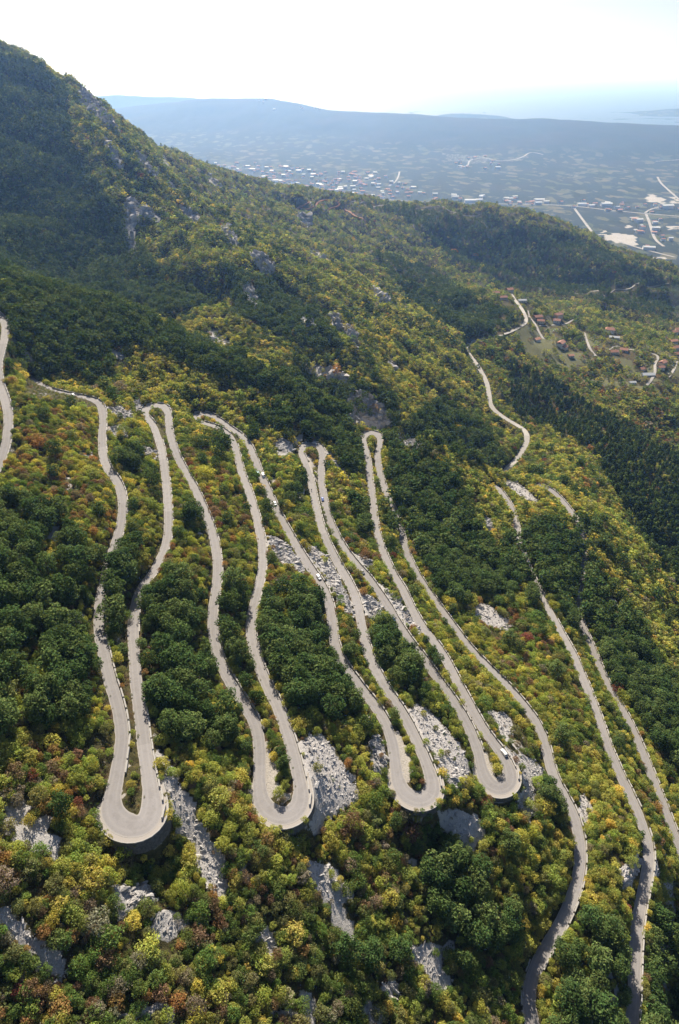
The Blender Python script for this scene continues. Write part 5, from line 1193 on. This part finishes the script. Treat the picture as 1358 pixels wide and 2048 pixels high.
def car(Q, at_px, off, flip, style, paint, lab, nm='parked_car', group='cars on the serpentine'):
    qx, qy, _ = project(Q); k = int(np.argmin((qx - at_px[0]) ** 2 + (qy - at_px[1]) ** 2)); k = min(max(k, 3), len(Q) - 4); t = Q[k + 2] - Q[k - 2]; t /= np.linalg.norm(t); nn = np.array([t[1], -t[0], 0]); nn /= np.linalg.norm(nn)
    p = Q[k] + nn * off + np.array([0, 0, .05]); yaw = math.atan2(t[1], t[0]) + (math.pi if flip else 0); pit = -math.asin(t[2]) * (-1 if flip else 1)
    e = link(nm, None, label=lab, cat='van' if style == 'van' else 'car', group=group, loc=tuple(p), kind='thing'); e.rotation_euler = (0, pit, yaw)
    key = (style, paint)
    if key not in CARS:
        d = car_meshes(style); f, r1, fr1, top = d['f'], d['r1'], d['fr1'], d['top']
        CARS[key] = dict(body=loft(d['body'], M['paint_' + paint], 'body'), cabin=loft(d['cab'], M['paint_' + paint], 'cabin'), roof=loft(d['roof'], M['paint_' + paint], 'roof'),
            ws=pane([(fr1 + .10, -.57, top - .12), (fr1 + .10, .57, top - .12), (fr1 + .10 + (f * .52 - fr1) * .72, .70, 1.0), (fr1 + .10 + (f * .52 - fr1) * .72, -.70, 1.0)], M['glass'], 'windscreen', .05),
            rw=pane([(r1 - .06, -.56, top - .14), (r1 - .06, .56, top - .14), (r1 - .30, .68, 1.04), (r1 - .30, -.68, 1.04)], M['glass'], 'rear_window', .05),
            sw=[pane([(r1 + .05, s * .665, top - .16), (fr1 - .02, s * .665, top - .16), (fr1 + .35, s * .815, 1.03), (r1 - .10, s * .815, 1.03)], M['glass'], 'side_window', .05) for s in (-1, 1)], f=f)
    d = CARS[key]; f = d['f']
    link('body', d['body'], e); cb = link('cabin', d['cabin'], e); link('roof', d['roof'], cb); link('windscreen', d['ws'], e); link('rear_window', d['rw'], e)
    for s in d['sw']: link('side_window', s, e)
    for sx in (-1, 1):
        for sy in (-1, 1):
            wh = link('wheel', TYRE, e); wh.location = (sx * f * .62, sy * .80, .32); rm = link('rim', RIM, wh)
    for sy in (-1, 1):
        o = link('headlight', HEADL, e); o.location = (f - .10, sy * .52, .60); o = link('tail_light', TAILL, e); o.location = (-f + .03, sy * .66, .78); o = link('mirror', MIRR, e); o.location = (f * .36, sy * .98, 1.02)
    for sx in (-1, 1):
        o = link('bumper', BUMP, e); o.location = (sx * (f - .02), 0, .40); o = link('number_plate', PLATE, e); o.location = (sx * (f + .05), 0, .50)
car(serpQ, (633, 1158), -1.0, False, 'estate', 'white', 'white estate car driving on the fifth long road beside the pale rock band', 'moving_car')
car(serpQ, (789, 1240), 1.1, False, 'hatch', 'navy', 'dark blue car on the seventh long road between pale rock patches', 'moving_car')
car(serpQ, (997, 1512), 1.2, False, 'estate', 'white', 'white car entering the fourth lower hairpin bend', 'moving_car')
car(serpQ, (628, 890), -.8, False, 'estate', 'silver', 'silver car rounding the upper hairpin between the sixth and seventh roads', 'moving_car')
car(serpQ, (647, 999), 1.0, False, 'hatch', 'blue', 'bright blue car just after the silver car\'s hairpin', 'moving_car')
car(serpQ, (522, 953), -1.2, False, 'van', 'white', 'white van passing the teal car on the fifth road', 'moving_car')
car(serpQ, (520, 946), 1.4, True, 'hatch', 'teal', 'teal car side by side with the white van', 'moving_car')
car(serpQ, (547, 1010), -.8, False, 'hatch', 'pale', 'pale car half hidden by a tree below the white van', 'moving_car')
car(serpQ, (146, 790), 0.8, True, 'hatch', 'silver', 'silver car at the uppermost bend near the left edge', 'moving_car')
car(serpQ, (727, 1143), .8, False, 'hatch', 'grey', 'grey car tucked behind a bush on the seventh road', 'moving_car')
car(zQ, (4, 632), 0.6, False, 'hatch', 'black', 'black car on the short road at the upper left edge', 'moving_car')
car(ROADS['v5'][0], (1340, 750), 2.8, False, 'hatch', 'white', 'white car parked by the lane at the far side of the village', 'parked_car', 'cars in the village')

# motorcyclist on the sixth road
k = int(np.argmin((spx - 618) ** 2 + (spy - 984) ** 2)); t = serpQ[k + 2] - serpQ[k - 2]; p = serpQ[k] + np.array([-.9, 0, .05])
mc = link('motorcycle', None, label='dark motorcycle ridden along the sixth long road', cat='motorcycle', loc=tuple(p), kind='thing'); mc.rotation_euler = (0, 0, math.atan2(t[1], t[0]) + math.pi)
for sx in (-.7, .7): o = link('wheel', wheel_mesh(.31, .13, M['rubber'], 'wheel', .2), mc); o.location = (sx, 0, .31); link('rim', wheel_mesh(.21, .08, M['steel'], 'rim', .02), o)
def ring_loft(secs, m, name):
    V = []; F = []; k = 8
    for (c, a, b) in secs:
        for i in range(k): V.append((c[0], c[1] + a * math.cos(i * math.pi / 4), c[2] + b * math.sin(i * math.pi / 4)))
    for s in range(len(secs) - 1):
        for i in range(k): F.append((s * k + i, s * k + (i + 1) % k, (s + 1) * k + (i + 1) % k, (s + 1) * k + i))
    F += [tuple(range(k))[::-1], tuple((len(secs) - 1) * k + i for i in range(k))]
    me = bpy.data.meshes.new(name); me.from_pydata(V, [], F); me.update(); me.materials.append(m); return me
link('tank', ring_loft([((-.75, 0, .75), .06, .05), ((-.45, 0, .72), .14, .1), ((0, 0, .78), .16, .14), ((.35, 0, .82), .12, .12), ((.5, 0, .8), .05, .06)], M['paint_black'], 'tank'), mc)
link('engine', box_mesh('engine', .5, .3, .42, M['steel'], .04), mc).location = (0, 0, .45); link('handlebar', box_mesh('handlebar', .06, .72, .05, M['rubber'], .01), mc).location = (.48, 0, 1.0); link('fork', box_mesh('fork', .07, .18, .75, M['steel'], .01), mc).location = (.6, 0, .62)
def skinned(name, pts, edges, radii, m, root=0):
    me = bpy.data.meshes.new(name); me.from_pydata(pts, edges, []); me.update(); o = bpy.data.objects.new(name, me); C.objects.link(o)
    sk = o.modifiers.new('skin', 'SKIN'); me.skin_vertices[0].data
    for i, v in enumerate(me.skin_vertices[0].data): v.radius = (radii[i], radii[i]); v.use_root = (i == root)
    o.modifiers.new('sub', 'SUBSURF').levels = 1; me.materials.append(m); return o
rd = link('person', None, label='motorcyclist in dark clothes riding the motorcycle on the sixth road', cat='person', loc=tuple(p), kind='thing'); rd.rotation_euler = mc.rotation_euler
b = skinned('body', [(-.22,0,.92),(-.1,0,1.2),(.05,0,1.45),(.10,0,1.58),(.14,0,1.68),(.06,.2,1.42),(.25,.3,1.2),(.46,.3,1.04),(.06,-.2,1.42),(.25,-.3,1.2),(.46,-.3,1.04),(-.2,.12,.9),(.15,.24,.82),(-.05,.24,.42),(.06,.24,.34),(-.2,-.12,.9),(.15,-.24,.82),(-.05,-.24,.42),(.06,-.24,.34)],
 [(0,1),(1,2),(2,3),(3,4),(2,5),(5,6),(6,7),(2,8),(8,9),(9,10),(0,11),(11,12),(12,13),(13,14),(0,15),(15,16),(16,17),(17,18)], [.15,.16,.16,.07,.1,.085,.06,.045,.085,.06,.045,.12,.09,.06,.05,.12,.09,.06,.05], M['paint_black']); b.parent = rd
hm_ = bmesh.new(); bmesh.ops.create_uvsphere(hm_, u_segments=12, v_segments=8, radius=.15); hme = bpy.data.meshes.new('helmet'); hm_.to_mesh(hme); hm_.free(); hme.materials.append(M['paint_grey']); h_ = link('helmet', hme, rd); h_.location = (.16, 0, 1.74); h_.scale = (1.1, .9, 1.05)

# ------------------------------------------------------------------ village houses
def house_mesh(w_, d_, h_, rise, hip, wall, roof):
    """wall with gables, tiled roof with thickness and eaves"""
    hw, hd = w_ / 2, d_ / 2; V = [(-hw, -hd, -2), (hw, -hd, -2), (hw, hd, -2), (-hw, hd, -2), (-hw, -hd, h_), (hw, -hd, h_), (hw, hd, h_), (-hw, hd, h_), (-hw + hip, 0, h_ + rise), (hw - hip, 0, h_ + rise)]
    F = [(0, 1, 5, 4), (1, 2, 6, 5), (2, 3, 7, 6), (3, 0, 4, 7), (4, 5, 9, 8), (6, 7, 8, 9), (5, 6, 9), (7, 4, 8)]
    a = bpy.data.meshes.new('walls'); a.from_pydata(V, [], F); a.update(); a.materials.append(wall)
    e = .45; t = .22; sl = rise / hd; zz = h_ - e * sl
    R0 = [(-hw - e, -hd - e, zz), (hw + e, -hd - e, zz), (hw + e, hd + e, zz), (-hw - e, hd + e, zz), (-hw + hip - (e if hip == 0 else 0), 0, h_ + rise), (hw - hip + (e if hip == 0 else 0), 0, h_ + rise)]
    V = [(p[0], p[1], p[2] + .03) for p in R0] + [(p[0], p[1], p[2] + t) for p in R0]
    F = [(6, 7, 11, 10), (8, 9, 10, 11), (7, 8, 11), (9, 6, 10), (1, 0, 4, 5), (3, 2, 5, 4), (2, 1, 5), (0, 3, 4), (0, 1, 7, 6), (1, 2, 8, 7), (2, 3, 9, 8), (3, 0, 6, 9)]
    b_ = bpy.data.meshes.new('roof'); b_.from_pydata(V, [], F); b_.update(); b_.materials.append(roof)
    return a, b_
WIN = box_mesh('window', .95, .12, 1.15, M['window'], .02); DOOR = box_mesh('door', 1.0, .12, 2.1, M['timber'], .02); SILL = box_mesh('sill', 1.15, .2, .08, M['stone_wall'], .01); CHIM = box_mesh('chimney', .7, .7, 1.5, M['stone_wall'], .03)
def house(px_, py_, w_, d_, h_, yaw, wall, roof, lab, hip=0.0, nm='village_house', chim=True, group='houses of the hillside village'):
    P = unproject(px_, py_)[0]; w_, d_, h_ = w_ * 1.15, d_ * 1.15, h_ * 1.1
    a, b_ = house_mesh(w_, d_, h_, d_ * .26, hip, M[wall], M[roof]); e = link(nm, None, label=lab, cat='house' if 'house' in nm else 'shed', group=group, loc=(P[0], P[1], float(H(P[0], P[1])) + .4), kind='thing'); e.rotation_euler = (0, 0, yaw)
    link('walls', a, e); rf = link('roof', b_, e)
    if chim: c = link('chimney', CHIM, rf); c.location = (w_ * .22, d_ * .18, h_ + d_ * .26)
    n = max(2, int(w_ / 2.6))
    for sy in (-1, 1):
        for fl in range(max(1, int(h_ / 2.7))):
            for i in range(n):
                xx = (i + .5) / n * w_ - w_ / 2; dr = fl == 0 and i == n // 2 and sy < 0
                o = link('door' if dr else 'window', DOOR if dr else WIN, e); o.location = (xx, sy * (d_ / 2 + .03), (1.05 if dr else 1.45) + fl * 2.7); o.rotation_euler = (0, 0, 0 if sy < 0 else math.pi)
                if not dr: s2 = link('sill', SILL, o); s2.location = (0, -.06, -.64)
    return P
HOUSES = [(1018,585,12,9,5.4,.4,'cream_wall','tile','red roofed house highest in the village where the pale road ends',0),(991,589,11,8,3,.2,'stone_wall','tile','small red roofed house in the pines left of the topmost house',0),(1006,598,12,7,3,.2,'cream_wall','tile','low red roofed house just above the pale bend in the pines',0),
 (1044,604,13,6,3,.1,'white_wall','grey_roof','long white roofed house beside the lane below the topmost house',0),(1075,637,13,8,3.2,.3,'stone_wall','tile','dull red roofed house by the lane junction',0),(1081,645,11,7,3,-.2,'cream_wall','tile','small orange roofed house under the lane junction',0),
 (1116,635,12,9,5.4,.5,'cream_wall','tile','tall orange roofed house on the middle terrace',2.0),(1122,628,10,7,3,.2,'white_wall','tile','small red roofed house behind the tall terrace house',0),(1113,644,11,8,3,-.3,'white_wall','tile','low orange roofed house in front of the tall terrace house',0),(1073,682,10,7,3,.6,'white_wall','pale_tile','faded roofed cottage at the end of the straight lane',0),
 (1121,692,13,9,5.4,.9,'white_wall','tile','long orange roofed house standing alone in the lower meadow',0),(1128,697,9,8,3,.9,'cream_wall','tile','orange roofed wing beside the lone meadow house',0),(1219,665,14,11,5.6,-.3,'white_wall','tile','big white house with orange hip roof on the right terrace',3.0),(1228,678,15,6,3,-.3,'white_wall','grey_roof','grey roofed annexe below the big hip roofed house',0),
 (1227,707,12,8,3.2,.1,'cream_wall','tile','red roofed house left of the lane bend',0),(1247,703,11,8,3.2,-.4,'stone_wall','tile','red roofed house at the lane bend, right of its twin',0),(1295,753,17,8,3.2,.05,'white_wall','grey_roof','long white building by the lower lane',0),(1284,741,9,7,3,.3,'stone_wall','tile','small red roofed house over the long white building',0),
 (1324,731,11,8,5.4,.7,'cream_wall','tile','red roofed house between the two lower lanes',0),(1321,738,9,7,3,.2,'white_wall','tile','lower red roofed house between the two lower lanes',0),(1348,669,11,8,5.4,.2,'white_wall','tile','red roofed house near the smoke, uppermost of four',0),(1355,664,9,8,5.4,-.2,'cream_wall','tile','red roofed house at the photo edge by the smoke',0),
 (1346,685,13,8,3,.2,'white_wall','pale_tile','pale roofed long house under the smoke',0),(1349,701,13,9,5.4,.4,'white_wall','tile','large orange roofed house at the right edge',0),(1353,711,10,8,3,.1,'cream_wall','tile','orange roofed house just under the large one at the right edge',0),(1264,768,9,5,2.6,.1,'white_wall','grey_roof','small white shed in the lowest meadow',0),(1141,714,8,6,2.4,.2,'stone_wall','pale_tile','ruined stone hut in the meadow right of the lone house',0)]
HP = []
for (a, b, w_, d_, h_, yw, wl, rf, lab, hip) in HOUSES: HP.append(house(a, b, w_, d_, h_, yw, wl, rf, lab, hip, 'village_shed' if 'shed' in lab or 'hut' in lab or 'annexe' in lab else 'village_house', d_ > 6))

# ------------------------------------------------------------------ buildings on the valley floor
def slab_house(w_, d_, h_, wall, roof):
    a, b_ = house_mesh(w_, d_, h_, min(3.0, d_ * .16), 0.0, M[wall], M[roof]); return a, b_
FARK = [slab_house(w_, d_, h_, wl, rf) for w_, d_, h_, wl, rf in [(14,11,7,'white_wall','tile'),(18,12,6,'cream_wall','pale_tile'),(24,14,8,'white_wall','grey_roof'),(34,16,8,'white_wall','grey_roof'),(16,14,10,'cream_wall','grey_roof')]]
def far_building(P, kk, yaw, lab, group, scl=1.0, nm='valley_building', cat='building'):
    e = link(nm, None, label=lab, cat=cat, group=group, loc=(P[0], P[1], float(LH(P[0], P[1])) + .5), kind='thing'); e.rotation_euler = (0, 0, yaw); e.scale = (scl, scl, scl)
    link('walls', FARK[kk][0], e); link('roof', FARK[kk][1], e)
BIG = [((940,405),3,0.0,2.1,'long pale warehouse in the middle of the valley main road'),((958,403),2,.1,1.8,'square pale warehouse next to the long one'),((1078,403),3,.02,1.9,'white roofed works left of the road junction'),((1092,406),2,.05,1.6,'white shed at the end of the white roofed works'),((1020,400),2,.1,1.5,'pale shed midway along the valley main road'),
 ((1163,411),3,.0,1.6,'red toned shed right of the road junction'),((1212,412),3,.02,2.0,'long bright white roofed factory'),((1235,416),2,.3,1.1,'small white shed right of the bright factory'),((1333,417),3,.25,2.3,'grey flat warehouse by the spur road'),((1297,499),3,-.2,1.6,'long white shed nearest the far knoll'),((1310,447),2,.0,1.2,'pale sheds beside the curving valley road'),((910,396),3,.1,1.4,'pale works above the knoll at the middle of the valley'),((870,390),2,.0,1.4,'pale shed left of the pale works')]
for (pp, kk, yw, sc_, lab) in BIG:
    far_building(flat_at(pp[0], pp[1]), kk, yw, lab, 'industrial buildings along the valley road', sc_, 'warehouse', 'warehouse')
rt = random.Random(5); TOWN = [([(430,328),(520,325),(640,345),(620,380),(560,372),(470,352)], 85, 'at the left end of the valley town'), ([(620,345),(760,345),(850,385),(840,402),(700,392),(620,382)], 115, 'in the middle of the valley town'), ([(840,385),(1130,400),(1130,414),(840,406)], 22, 'strung along the valley main road'),
        ([(905,318),(1000,316),(1000,340),(910,345)], 16, 'scattered at the foot of the far hill'), ([(1140,400),(1358,412),(1358,435),(1140,418)], 18, 'near the right hand road junction'), ([(1255,440),(1350,440),(1350,510),(1290,505)], 14, 'along the curving valley road'), ([(380,228),(560,240),(700,275),(560,262)], 10, 'high on the far hill')]
for poly, n, where in TOWN:
    a = np.array(poly, float); c = 0
    while c < n:
        qx, qy = rt.uniform(a[:, 0].min(), a[:, 0].max()), rt.uniform(a[:, 1].min(), a[:, 1].max())
        if not inpoly(np.array([qx]), np.array([qy]), poly)[0]: continue
        c += 1; kk = rt.choice([0, 0, 0, 1, 1, 2, 4]); P = flat_at(qx, qy)
        if 'hill' in where and 'high' in where:
            for _ in range(6): P = flat_at(qx, qy, float(LH(P[0], P[1])))
        tone = ['white building with a red roof', 'cream building with a faded roof', 'white building with a grey roof', '', 'tall cream block with a grey roof'][kk]
        far_building(P, kk, rt.uniform(-.5, .5) + .1, 'tiny ' + tone + ' ' + where, tone + 's ' + where, rt.uniform(1.1, 1.9))

# ------------------------------------------------------------------ smoke over the village
sm = bpy.data.materials.new('smoke_air'); sm.use_nodes = True; t = sm.node_tree; t.nodes.clear(); ho = t.nodes.new('ShaderNodeOutputMaterial'); pv = t.nodes.new('ShaderNodeVolumePrincipled')
pv.inputs['Color'].default_value = (.75, .85, .95, 1); pv.inputs['Density'].default_value = .0016; pv.inputs['Anisotropy'].default_value = .3; t.links.new(pv.outputs[0], ho.inputs['Volume'])
P = unproject(1352, 662)[0]; secs = []
bm = bmesh.new(); prev = None
for i in range(9):
    h = i * 11.0; cx, cy, rr = 3 * math.sin(i * .8) - i * 1.5, i * 2.0, 2.5 + i * 2.2 + (i % 2) * 1.5
    if i == 8: rr = 2.0
    ring = [bm.verts.new((cx + rr * math.cos(a * math.pi / 5), cy + rr * math.sin(a * math.pi / 5), h + (rr * .2 if a % 2 else 0))) for a in range(10)]
    if prev:
        for a in range(10): bm.faces.new((prev[a], prev[(a + 1) % 10], ring[(a + 1) % 10], ring[a]))
    else: bm.faces.new(ring[::-1])
    prev = ring
bm.faces.new(prev); me = bpy.data.meshes.new('smoke'); bm.to_mesh(me); bm.free(); me.materials.append(sm)
link('smoke', me, kind='stuff', label='thin bluish smoke rising from the village at the right edge', loc=(P[0], P[1], P[2] + 2))

# crisp edges on everything built of faces
for me in bpy.data.meshes:
    if me.name.split('.')[0] not in ('hillside', 'valley_and_hills', 'sea', 'trunk', 'road', 'body', 'helmet', 'smoke') and len(me.polygons) and len(me.polygons) < 20000: me.shade_flat()
